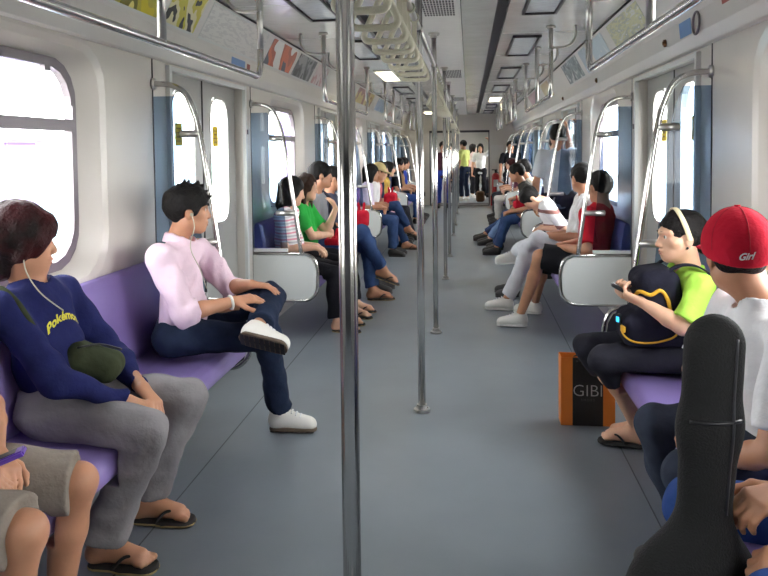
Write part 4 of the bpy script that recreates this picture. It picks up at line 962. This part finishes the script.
for i in range(len(pts) - 1):
    a, b = 4 * i, 4 * i + 4; v = bm.verts
    for q in ((0, 1, 3, 2),): 
        for u_, w_ in ((0, 1), (1, 3), (3, 2), (2, 0)): bm.faces.new((v[a + u_], v[a + w_], v[b + w_], v[b + u_]))
fin(bm, 'headband', mat('cream_band', (222, 206, 168), .6), girl, True)
e = headpt(gi, -.082, -.002, -.048); bm = bmesh.new(); bmesh.ops.create_uvsphere(bm, u_segments=8, v_segments=6, radius=.006)
for v in bm.verts: v.co = np.array(v.co) + e
fin(bm, 'earring', M['black'], girl, True)
# black backpack worn on the front
t = thing('backpack', 'black backpack with yellow trim worn on the front of the girl in lime', 'backpack', (1.03, 3.34, .6))
BP = cloth('backpack_black', (28, 28, 40), .15); YT = mat('yellow_trim', (206, 158, 36), .6)
S = Sdf(); R_ = np.array([V(0, -1, 0), nz(V(-1, 0, -.12)), nz(V(-.12, 0, 1))])
S.bx(V(1.085, 3.335, .73), R_, V(.14, .095, .185), .06, .02); S.bx(V(.985, 3.33, .64), R_, V(.125, .06, .085), .05, .03); S.pl(V(1.0, 3.3, .585), V(0, 0, -1)); o = sobj(S, 'body', .0065, BP, t, .004, 16)
bvb = BVHTree.FromPolygons([tuple(np.array(v.co) + np.array(o['_w'])) for v in o.data.vertices], [tuple(p.vertices) for p in o.data.polygons])
def onbag(pts, r, m, nm, par=None):
    out = []
    for y, z in pts:
        hh = bvb.ray_cast(Vector((.5, y, z)), Vector((1, 0, 0)), 1.2); out.append(np.array(hh[0]) + V(-.003, 0, 0) if hh[0] is not None else V(1.0, y, z))
    return tubeobj(nm, out, r, m, par or t, 8)
def onside(pts, r, m, nm):
    d = nz(V(.5, .86, 0)); tt = V(d[1], -d[0], 0); out = []
    for u, z in pts:
        st = V(1.07, 3.33, z) + tt * u - d * .8; hh = bvb.ray_cast(Vector(st), Vector(d), 1.2)[0]
        if hh is not None: out.append(np.array(hh) - d * .003)
    return tubeobj(nm, out, r, m, t, 8)
onside(np.array(catmull([V(-.055, .755, 0), V(-.045, .80, 0), V(-.015, .825, 0), V(.03, .815, 0), V(.065, .835, 0), V(.09, .80, 0), V(.10, .745, 0), V(.095, .70, 0)], 6))[:, :2], .0085, YT, 'yellow_trim')
onside(np.array(catmull([V(-.10, .635, 0), V(-.04, .608, 0), V(.03, .605, 0), V(.10, .625, 0), V(.125, .645, 0)], 6))[:, :2], .0045, YT, 'pocket_piping')
bm = bmesh.new(); hh = bvb.ray_cast(Vector((.5, 3.235, .655)), Vector((1, 0, 0)), 1.2)[0]; box(bm, np.array(hh) + V(-.006, 0, 0), (.008, .02, .014)); fin(bm, 'yellow_buckle', YT, t, bevel=.003)
for g, nm in ((-1, 'L'), (1, 'R')):
    y = 3.34 + g * .10; bm = bmesh.new()
    P = catmull([V(1.07, y - g * .01, .865), V(1.14, y, .93), V(1.225, y + g * .01, .935), V(1.30, y + g * .02, .875), V(1.325, y + g * .03, .78), V(1.29, y + g * .06, .68), V(1.16, y + g * .045, .62)], 6)
    n_ = len(P); L_ = [bm.verts.new(tuple(p + V(0, a * .02, 0) + V(0, 0, b_ * .004))) for p in P for a, b_ in ((-1, -1), (1, -1), (1, 1), (-1, 1))]
    for i in range(n_ - 1):
        for k in range(4): bm.faces.new((L_[4 * i + k], L_[4 * i + (k + 1) % 4], L_[4 * i + 4 + (k + 1) % 4], L_[4 * i + 4 + k]))
    fin(bm, 'shoulder_strap', BP, t, True)
def gadget(name, lab, cat, c, f, u, hf, m, sm):
    t = thing(name, lab, cat, tuple(c)); R_ = np.array(frame(f, u)); bm = bmesh.new(); box(bm, c, hf, R=R_); fin(bm, 'body', m, t, bevel=.004)
    bm = bmesh.new(); box(bm, np.array(c) + R_[2] * (hf[2] + .0004), (hf[0] * .75, hf[1] * .5, .0008), R=R_); fin(bm, 'screen', sm, t); return t
gadget('mobile_phone', 'black mobile phone in the hands of the girl in lime', 'phone', V(.92, 3.28, .82), V(-.8, .1, .45), V(.3, 0, 1), (.023, .05, .008), M['black'], M['darkpanel'])
hh = bvb.ray_cast(Vector((.5, 3.27, .69)), Vector((1, 0, 0)), 1.2)[0]
gadget('phone_charm', 'small glowing cyan gadget hanging at the front of the black backpack', 'gadget', np.array(hh) + V(-.014, 0, .0), UP, V(-1, -.5, 0), (.013, .024, .008), M['black'], emit('cyan_glow', (60, 190, 240), 1.2))

# man in red cap seen from behind
CAPR = cloth('cap_red', (186, 28, 50), .08)
J = J_(F=nz(V(-1, .15, 0)), S=nz(V(-.15, -1, 0)), pelvis=(1.20, 2.36, .535), neck=(1.115, 2.27, .99), head=(1.055, 2.285, 1.122), hf=(.06, .99, -.06),
       shL=(1.135, 2.09, .915), shR=(1.10, 2.44, .925), elL=(1.06, 2.04, .615), wrL=(.985, 2.18, .53), elR=(1.0, 2.50, .70), wrR=(.97, 2.33, .60),
       hdL=(-.4, .8, -.3), hnL=(0, -.4, 1), hdR=(-.4, -.8, -.3), hnR=(0, .4, 1),
       hipL=(1.2, 2.27, .535), hipR=(1.2, 2.45, .535), knL=(.875, 2.13, .505), knR=(.865, 2.47, .52), anL=(1.0, 2.2, .105), anR=(1.0, 2.5, .105), toeL=(-1, -.05, 0), toeR=(-1, .1, 0))
capm, ci = person('man in a red cap and white T-shirt seen from behind on the right bench', J, dict(h=.0065, fine=.0052, skin=SK[0], hair='undercap', shirt=WHT, sleeve=.55, loose=1.25, fat=1.08, fold=.006, pants=cloth('faded_black', (52, 58, 72), .15), pantsname='jeans', bottom=2, shoes=SNB, d=True))
S = Sdf(); R = ci['R']; Bm = np.array(R); hp = lambda a, b, d: headpt(ci, a, b, d)
S.el(hp(0, -.012, .035), Bm, V(.102, .118, .112), .01); S.pl(hp(0, 0, .0), -R[2] + R[1] * .3); S.el(hp(0, .12, .012), Bm, V(.085, .10, .012), .012); sobj(S, 'cap', .005, CAPR, capm)
bm = bmesh.new(); cyl(bm, hp(0, -.012, .148), R[2], .009, .004, 12); fin(bm, 'cap_button', CAPR, capm, True)
bm = bmesh.new()
for k in range(6):
    a0 = k * math.pi / 3 + .52; tube(bm, [hp(.1025 * math.cos(a0) * math.sin(e_), -.012 + .1185 * math.sin(a0) * math.sin(e_), .035 + .1125 * math.cos(e_)) for e_ in np.linspace(.1, 1.72, 12)], .0014, 5)
fin(bm, 'cap_seams', mat('cap_seam', (160, 24, 46), .9), capm, True)
vs, fs = text_mesh('Girl', .028, .35, .001); out_ = []
for x, y, z in vs:
    a0 = -math.pi / 2 + (x - .012) / .11; zz = .004 + y + x * .12; e_ = math.acos(max(-1, min(1, (zz - .035) / .114))); out_.append(hp(.105 * math.cos(a0) * math.sin(e_), -.012 + .121 * math.sin(a0) * math.sin(e_), zz))
raw('cap_logo', np.array(out_), fs, mat('white_thread', (236, 236, 236), .7), capm)

# guitarist at the frame's edge with a gig bag between the knees
J = J_(F=-EX, S=-EY, pelvis=(1.21, 1.74, .535), neck=(1.29, 1.70, 1.0), head=(1.26, 1.70, 1.15), hf=(-1, .1, -.1),
       shL=(1.25, 1.53, .94), shR=(1.25, 1.87, .94), elL=(1.09, 1.46, .70), wrL=(.935, 1.50, .60), elR=(1.13, 1.80, .75), wrR=(.94, 1.64, .69),
       hdL=(-.85, .3, -.05), hnL=(.1, -.5, .8), hdR=(-.85, -.3, -.1), hnR=(.1, -.3, .9), cuL=.8, cuR=.8,
       hipL=(1.21, 1.66, .535), hipR=(1.21, 1.82, .535), knL=(.86, 1.475, .53), knR=(.82, 1.92, .515), anL=(.93, 1.47, .105), anR=(.96, 1.95, .105), toeL=(-1, -.1, 0), toeR=(-1, .1, 0))
gtr, ti = person('person in bright blue jeans holding a black gig bag upright on the near right bench', J, dict(h=.0065, fine=.005, skin=SK[0], hair='short', shirt=BLK, sleeve=.5, pants=JEANSB, pantsname='jeans', bottom=2, pfat=1.05, shoes=SNB))
t = thing('gig_bag', 'black soft guitar gig bag standing upright between the knees of the person in blue jeans', 'guitar case', (.74, 1.62, 0))
S = Sdf(); n_ = V(.25, -.97, 0); ax = lambda z, o=0: V(.722 + .055 * z + o, 1.62, z); fl = (nz(n_), .5)
S.rc(ax(1.02), ax(.84), .066, .068, .03, flat=(nz(n_), .62)); S.rc(ax(.84), ax(.56), .066, .056, .03, flat=(nz(n_), .7))
S.rc(ax(.475, -.01), ax(.45, -.01), .150, .150, .05, flat=fl); S.rc(ax(.42, -.01), ax(.34), .135, .13, .05, flat=(nz(n_), .42)); S.rc(ax(.26), ax(.195), .175, .185, .05, flat=(nz(n_), .4)); S.pl(V(0, 0, .003), -UP)
GB = mat('black_nylon', (9, 9, 11), .85, var=.1, vscale=30, bump=.35, bscale=220); o = sobj(S, 'body', .007, GB, t, .0035, 12)
bvg = BVHTree.FromPolygons([tuple(np.array(v.co) + np.array(o['_w'])) for v in o.data.vertices], [tuple(p.vertices) for p in o.data.polygons])
def onb(pts, r, m, nm):
    out = []
    for x, z in pts:
        hh = bvg.ray_cast(Vector((x, 1.0, z)), Vector((0, 1, 0)), 1.5)[0]
        if hh is not None: out.append(np.array(hh) + V(0, -.001, 0))
    return tubeobj(nm, out, r, m, t, 6)
onb([(float(ax(z)[0]) + .035, z) for z in np.linspace(1.04, .66, 24)], .0035, mat('zip_grey', (40, 40, 46), .5), 'zip')
onb([(float(ax(.86)[0]) + o_, .865 - .3 * o_ * o_) for o_ in np.linspace(-.055, .055, 12)], .004, M['black'], 'seam')

# paper shopping bag on the floor
t = thing('shopping_bag', 'orange and black paper shopping bag on the floor beside the girl in lime', 'shopping bag', (.855, 3.86, 0))
OR = mat('orange_paper', (212, 118, 44), .5); BK = mat('black_paper', (28, 27, 28), .45)
xa, xb, ya, yb, zt = .722, .995, 3.80, 3.90, .36
def wallq(nm, m, p0, p1, z0=.002, z1=zt, th=.0015):
    bm = bmesh.new(); p0, p1 = V(*p0, 0), V(*p1, 0); d = p1 - p0; n = nz(np.cross(d, UP)) * th
    box(bm, (p0 + p1) / 2 + UP * (z0 + z1) / 2, (np.linalg.norm(d) / 2, th, (z1 - z0) / 2), R=[nz(d), nz(n), UP]); return fin(bm, nm, m, t)
xl, xr = xa + .058, xb - .06
wallq('front_panel', BK, (xl, ya), (xr, ya), th=.0018); wallq('front_border', OR, (xa, ya), (xl, ya)); wallq('front_border', OR, (xr, ya), (xb, ya)); wallq('side_panel', OR, (xa, ya), (xa, yb)); wallq('side_panel', OR, (xb, ya), (xb, yb)); wallq('back_panel', OR, (xa, yb), (xb, yb)); 
bm = bmesh.new(); box(bm, ((xa + xb) / 2, (ya + yb) / 2, .003), ((xb - xa) / 2, (yb - ya) / 2, .002)); fin(bm, 'bottom', BK, t)
for s_, sz, z, nm in (('GIBI', .088, .185, 'lettering'), ('S H O E S', .017, .138, 'small_lettering')):
    vs, fs = text_mesh(s_, sz, 0, -.0012 if sz > .05 else 0); wv = np.stack([(xl + xr) / 2 + vs[:, 0] * 1.0, np.full(len(vs), ya - .0032), z + vs[:, 1]], 1); raw(nm, wv, fs, mat('silver_print_' + nm, (176, 176, 176) if sz > .05 else (90, 90, 90), .5), t)
for y in (ya + .004, yb - .004): tubeobj('handle', catmull([V(.80, y, zt - .02), V(.81, y - .02, zt - .01), V(.855, y - .035, zt + .0), V(.90, y - .02, zt - .01), V(.91, y, zt - .02)], 5), .0035, BK, t, 8)
# ------------------------------------------------------------------ first bay beyond the doors, left
def simple(label, J, C, group=None): return person(label, J, C, group)
STR = stripes('striped_cloth', [(232, 226, 228), (226, 150, 168), (232, 226, 228), (196, 190, 196)], .052)
J = seated(-1, 5.74, .94, lean=-1, yaw=15, pitch=-14, hands='lap', feet=.0, slide=-.03)
simple('woman with black bobbed hair in a pink and white striped top', J, dict(h=.0085, skin=SK[1], s=.94, fat=1.12, hair='bob', shirt=STR, sleeve=.55, shirtname='striped_top', pants=BLK, bottom=2, flare=.09, shoes=FLOP))
J = seated(-1, 6.22, .95, lean=-3, yaw=-12, pitch=-6, hands='chest', feet=.03)
J['wrL'] = V(-.95, 6.40, .93); J['elL'] = V(-1.03, 6.36, .72); J['hdL'] = V(-.3, .5, .6); J['hnL'] = V(1, 0, .3); J['wrR'] = V(-1.0, 6.34, .70); J['elR'] = V(-1.1, 6.07, .72); J['hdR'] = V(.2, 1, .1)
simple('girl with long dark hair in a bright green T-shirt with folded arms', J, dict(h=.0085, skin=SK[1], s=.94, hair='long', hairm=HAIRBR, shirt=cloth('green', (50, 168, 72)), sleeve=.45, pants=BLK, bottom=2, shoes=FLOP))
J = seated(-1, 6.76, 1.08, lean=-2, yaw=25, pitch=0, hands='lap', cross='R', feet=.12)
m_, inf = simple('man in a grey polo shirt with a dark strap across his chest', J, dict(h=.0085, skin=SK[0], s=1.05, hair='short', shirt=cloth('grey_polo', (142, 144, 150)), sleeve=.55, pants=JEANS, pantsname='jeans', bottom=2, shoes=FLOP))
t = thing('crossbody_bag', 'dark crossbody bag with a strap over the man in grey polo', 'bag', (-1.0, 6.7, .64)); S = Sdf(); S.bx(V(-1.0, 6.72, .665), np.eye(3), V(.07, .13, .06), .03, .01); sobj(S, 'body', .01, BLKP, t)
tubeobj('strap', catmull([V(-1.0, 6.66, .72), V(-1.06, 6.72, .86), V(-1.10, 6.86, .99), V(-1.2, 6.93, 1.06), V(-1.31, 6.88, .98)], 5), .014, BLKP, t, 8)
def tote(c, sz, m, lab, nm='handbag'):
    t = thing(nm, lab, 'bag', (c[0], c[1], c[2] - sz[2])); S = Sdf(); S.bx(V(*c), np.eye(3), V(*sz), min(sz) * .6, .02); sobj(S, 'body', .011, m, t, .006, 14)
    for g in (-1, 1): tubeobj('handle', catmull([V(c[0] + g * .02, c[1] - sz[1] * .5, c[2] + sz[2] * .9), V(c[0] + g * .03, c[1] - sz[1] * .3, c[2] + sz[2] + .07), V(c[0] + g * .03, c[1] + sz[1] * .3, c[2] + sz[2] + .07), V(c[0] + g * .02, c[1] + sz[1] * .5, c[2] + sz[2] * .9)], 4), .008, m, t, 8)
REDB = cloth('red_bag', (196, 34, 54), .1)
tote((-.98, 6.46, .63), (.07, .13, .03), REDB, 'flat red bag lying on the lap beside the girl in green', 'red_bag')
J = seated(-1, 7.32, 1.0, lean=0, yaw=20, hands='lap', feet=.08)
simple('person in a dark top and blue jeans mostly hidden behind the nearest pole', J, dict(h=.011, skin=SK[0], hair='short', shirt=cloth('slate', (70, 74, 92)), sleeve=.5, pants=JEANS, pantsname='jeans', bottom=2, shoes=SNB))
tote((-.86, 7.36, .74), (.07, .10, .09), REDB, 'red handbag held upright on the lap right of the nearest pole')

# ------------------------------------------------------------------ second bay, left
def row(side, y, label, s, shirt, pants, hair='short', hairm=None, skin=0, h=.0125, sleeve=.5, bottom=2, shoes=SNB, **k):
    J = seated(side, y, s, **k); return simple(label, J, dict(h=h, skin=SK[skin], s=s, hair=hair, hairm=hairm or HAIR, shirt=shirt, sleeve=sleeve, pants=pants, bottom=bottom, shoes=shoes))
row(-1, 9.83, 'woman with dark bobbed hair in a lavender top behind the second glass screen', .97, cloth('lavender', (214, 204, 226)), JEANS, 'bob', lean=6, yaw=10)
m_, inf = row(-1, 10.33, 'older man in a white shirt and beige cap with crossed legs', .98, WHT, JEANS, 'undercap', HAIRBR, lean=10, yaw=20, pitch=-15, cross='R', shoes=FLOP, feet=.12)
S = Sdf(); R = inf['R']; S.el(headpt(inf, 0, -.01, .035), np.array(R), V(.098, .115, .105), .01); S.pl(headpt(inf, 0, 0, .02), -R[2]); S.el(headpt(inf, 0, .11, .018), np.array(R), V(.085, .10, .014), .01); sobj(S, 'cap', .012, cloth('beige_cap', (198, 180, 130)), m_)
row(-1, 10.77, 'child in a pinkish red top beside the man in the beige cap', .88, cloth('rose', (206, 110, 116), .2), cloth('pinkp', (216, 170, 180)), 'crop', HAIRBR, 1, lean=8, yaw=15, pitch=-20)
tote((-.93, 10.8, .69), (.09, .15, .12), REDB, 'large red bag on the lap of the child in the pinkish top')
row(-1, 11.19, 'woman with long black hair in a navy jacket on the left bench', .97, cloth('navyj', (44, 50, 72)), BLK, 'long', lean=4, yaw=10, skin=1)
row(-1, 11.63, 'woman with black hair in a dark and yellow top on the left bench', .98, cloth('mustard', (190, 160, 80), .3), BLKP, 'bob', lean=10, yaw=5, skin=1, feet=.1)
for i, (y, lab, c, p, hr) in enumerate(((14.2, 'dark haired person in a black top far down the left bench', (40, 42, 48), JEANSB, 'short'), (14.9, 'person in a tan top farther down the left bench', (150, 120, 90), JEANSD, 'long'), (15.5, 'person in a royal blue top at the far end of the left bench', (50, 70, 160), BLK, 'short'))):
    row(-1, y, lab, 1.0, cloth('fl%d' % i, c), p, hr, h=.016, lean=2, yaw=10)
J = standing(-.40, 18.0, 170, 1.0); person('person in dark clothes standing by the far end wall behind the row of poles', J, dict(h=.016, skin=SK[2], hair='short', shirt=cloth('maroon_dk', (70, 40, 50)), sleeve=.5, pants=cloth('royal', (44, 60, 140)), bottom=2, shoes=SNB))

# ------------------------------------------------------------------ first bay beyond the doors, right
J = seated(1, 5.78, .98, lean=-12, yaw=65, pitch=-8, hands='lap', feet=.2)
J['F'] = nz(V(-.75, .65, 0)); J['S'] = nz(V(-.65, -.75, 0))
for q, g in (('L', 1), ('R', -1)):
    J['sh' + q] = J['neck'] - UP * .055 + J['S'] * g * .165
J['shR'] += V(-.08, 0, 0); J['shL'] += V(-.03, 0, 0)
J['elL'], J['wrL'] = ik(J['shL'], J['wrL'], .285, .245, V(.3, -.6, -.6)); J['elR'], J['wrR'] = ik(J['shR'], J['wrR'], .285, .245, V(.5, .5, -.6))
J['knL'] = V(.80, 5.78, .60); J['anL'] = V(.66, 5.92, .105); J['toeL'] = V(-1, 0, 0); J['knR'] = V(.84, 6.08, .51); J['anR'] = V(.82, 6.38, .105); J['toeR'] = V(-.9, .3, 0)
simple('man in a red T-shirt and black shorts behind the right glass screen', J, dict(h=.0075, skin=SK[0], s=1.0, hair='short', shirt=cloth('crimson', (196, 32, 46), .06), sleeve=.55, loose=1.2, fat=1.05, pants=cloth('black_shorts', (26, 26, 30)), pantsname='shorts', bottom=.94, pfat=1.28, shoes=SNW))
J = seated(1, 6.42, 1.05, lean=-7, yaw=65, pitch=-5, hands='lap', feet=.22)
J['knL'] = V(.84, 6.38, .66); J['anL'] = V(.68, 6.72, .50); J['toeL'] = nz(V(-1, -.1, -.05)); J['upL'] = V(.1, -.3, .9)
simple('man in a white T-shirt and white trousers sitting behind the man in dark red', J, dict(h=.0085, skin=SK[0], s=1.03, hair='short', shirt=WHT, sleeve=.6, loose=1.2, pants=cloth('white_trousers', (206, 208, 214)), bottom=2, shoes=SNW))
# sleeping boy bent forward
STB = stripes('brown_striped_cloth', [(226, 224, 222), (226, 224, 222), (140, 92, 84), (226, 224, 222)], .15, 2)
J = seated(1, 7.22, .95, lean=30, yaw=0, pitch=-62, hands='lap', feet=.12)
J['head'] = J['neck'] + V(-.115, 0, .03); J['hu'] = V(-.8, 0, .6)
simple('boy in a white and brown striped polo bent forward asleep with his head down', J, dict(h=.0095, skin=SK[1], s=.95, hair='short', shirt=STB, shirtname='striped_polo', sleeve=.6, pants=WHT, bottom=1.05, pantsname='shorts', shoes=SNB))
# standing man by the second right doorway
J = standing(1.24, 8.15, -8, 1.04, yaw=20, arm='R')
J['elR'] = V(1.39, 8.36, 1.40); J['wrR'] = V(1.36, 8.40, 1.64); J['hdR'] = V(-.1, .1, 1)
simple('man in a light grey T-shirt standing with his back turned by the second right doorway', J, dict(h=.010, skin=SK[0], s=1.04, hair='short', shirt=cloth('lightgrey', (188, 192, 198), .03), sleeve=.55, fat=1.1, loose=1.15, pants=BLKP, bottom=2, shoes=SNB))
J = standing(1.30, 8.9, 185, .98, arm='L')
simple('person in a pale blue shirt standing by the second right doorway facing the camera', J, dict(h=.012, skin=SK[1], s=.98, hair='short', shirt=cloth('paleblue', (196, 210, 226)), sleeve=1.9, pants=JEANSD, bottom=2, shoes=SNB))
# second bay, right
row(1, 10.05, 'man with forearms resting on his knees in blue jeans past the second right doorway', 1.02, cloth('olive_t', (70, 66, 62)), JEANS, 'short', lean=26, yaw=10, hands='knees', feet=.18, pitch=-8)
row(1, 10.53, 'short haired man beside the man resting forearms on his knees', 1.0, cloth('cream_t', (206, 196, 180)), JEANS, 'short', lean=12, yaw=10, hands='lap', feet=.12)
row(1, 11.03, 'person in faded jeans and a purple top on the second right bench', .98, cloth('violet_t', (96, 70, 120)), cloth('faded', (110, 136, 176)), 'long', HAIRBR, lean=14, hands='knees', feet=.25, skin=1)
row(1, 11.5, 'person in a dark patterned top and jeans on the second right bench', 1.0, cloth('patt', (60, 62, 76), .4), JEANS, 'short', lean=6, feet=.32)
tote((.93, 10.1, .68), (.07, .13, .05), REDB, 'red bag on the lap of the man in olive past the second right doorway', 'red_bag')
row(1, 14.0, 'woman with auburn hair far down the right bench', .97, cloth('plum', (120, 70, 90), .2), cloth('palep', (190, 186, 180)), 'long', HAIRRED, h=.016, skin=1, lean=8)
row(1, 14.6, 'person in a pinkish top beyond the auburn haired woman', .97, cloth('salmon', (206, 160, 160)), BLK, 'bob', h=.016, skin=1, lean=4)
row(1, 15.3, 'person in a white top at the far end of the right bench', .97, WHT, BLKP, 'short', h=.016, lean=4)
J = standing(1.2, 16.9, 180, .99); person('person in dark clothes standing beside the end wall at the far right', J, dict(h=.016, skin=SK[2], hair='short', shirt=BLK, sleeve=.5, pants=BLKP, bottom=2, shoes=SNB))

# ------------------------------------------------------------------ gangway and the next car
def stand(x, y, face, lab, c, p, hair='short', s=1.0, skin=0, arm=None, sleeve=.5):
    J = standing(x, y, face, s, arm=arm); person(lab, J, dict(h=.018, skin=SK[skin], s=s, hair=hair, shirt=c, sleeve=sleeve, pants=p, bottom=2, shoes=SNW))
stand(.12, 20.5, -60, 'person in a pale yellow-green T-shirt and jeans standing in the gangway', cloth('yellowgreen', (206, 216, 130), .04), JEANSD, 'short', 1.04)
stand(.34, 21.9, 70, 'person in a pale pink top standing behind the one in yellow-green', cloth('palepink', (216, 190, 186)), BLK, 'long', .98, 1)
stand(.58, 21.0, 190, 'person in a white top and black trousers standing in the next car', WHT, BLK, 'long', .98, 1, arm='L')
stand(-.35, 22.5, 180, 'person in a grey top standing in the next car behind the row of poles', cloth('greytop', (120, 120, 126)), BLKP)
for i, (y, lab, c) in enumerate(((22.0, 'seated person in a pink top nearest in the next car', (206, 150, 160)), (22.55, 'seated person in a white top in the next car', (220, 220, 220)), (23.1, 'seated person in a brown top in the next car', (120, 84, 70)))):
    row(1, y, lab, 1.0, cloth('nx%d' % i, c), BLKP, ['long', 'short', 'short'][i], h=.018, lean=6, yaw=-20)
t = thing('bench_seat', 'purple bench in the next car seen through the gangway', 'bench', (1.2, 22, 0))
bm = bmesh.new(); extrude_y(bm, [(1.42, .44), (.95, .44), (.93, .40), (.95, .36), (1.42, .36)], 20.6, 23.4); fin(bm, 'seat', M['seat'], t)
bm = bmesh.new(); extrude_y(bm, [(1.36, .45), (1.40, .88), (1.43, .88), (1.43, .45)], 20.6, 23.4); fin(bm, 'backrest', M['seat'], t)
for sx in (-1, 1):
    for y in (21.2, 23.0): fixture(sx, y, True, 'added fill light on the next car ceiling, %s one on the %s' % ('nearer' if y < 22 else 'farther', 'left' if sx < 0 else 'right'))  # lamps added to brighten the dark next car behind the gangway
tote((.55, 19.9, .16), (.12, .14, .15), cloth('brownbag', (110, 84, 66)), 'brown bag on the floor of the gangway', 'travel_bag')
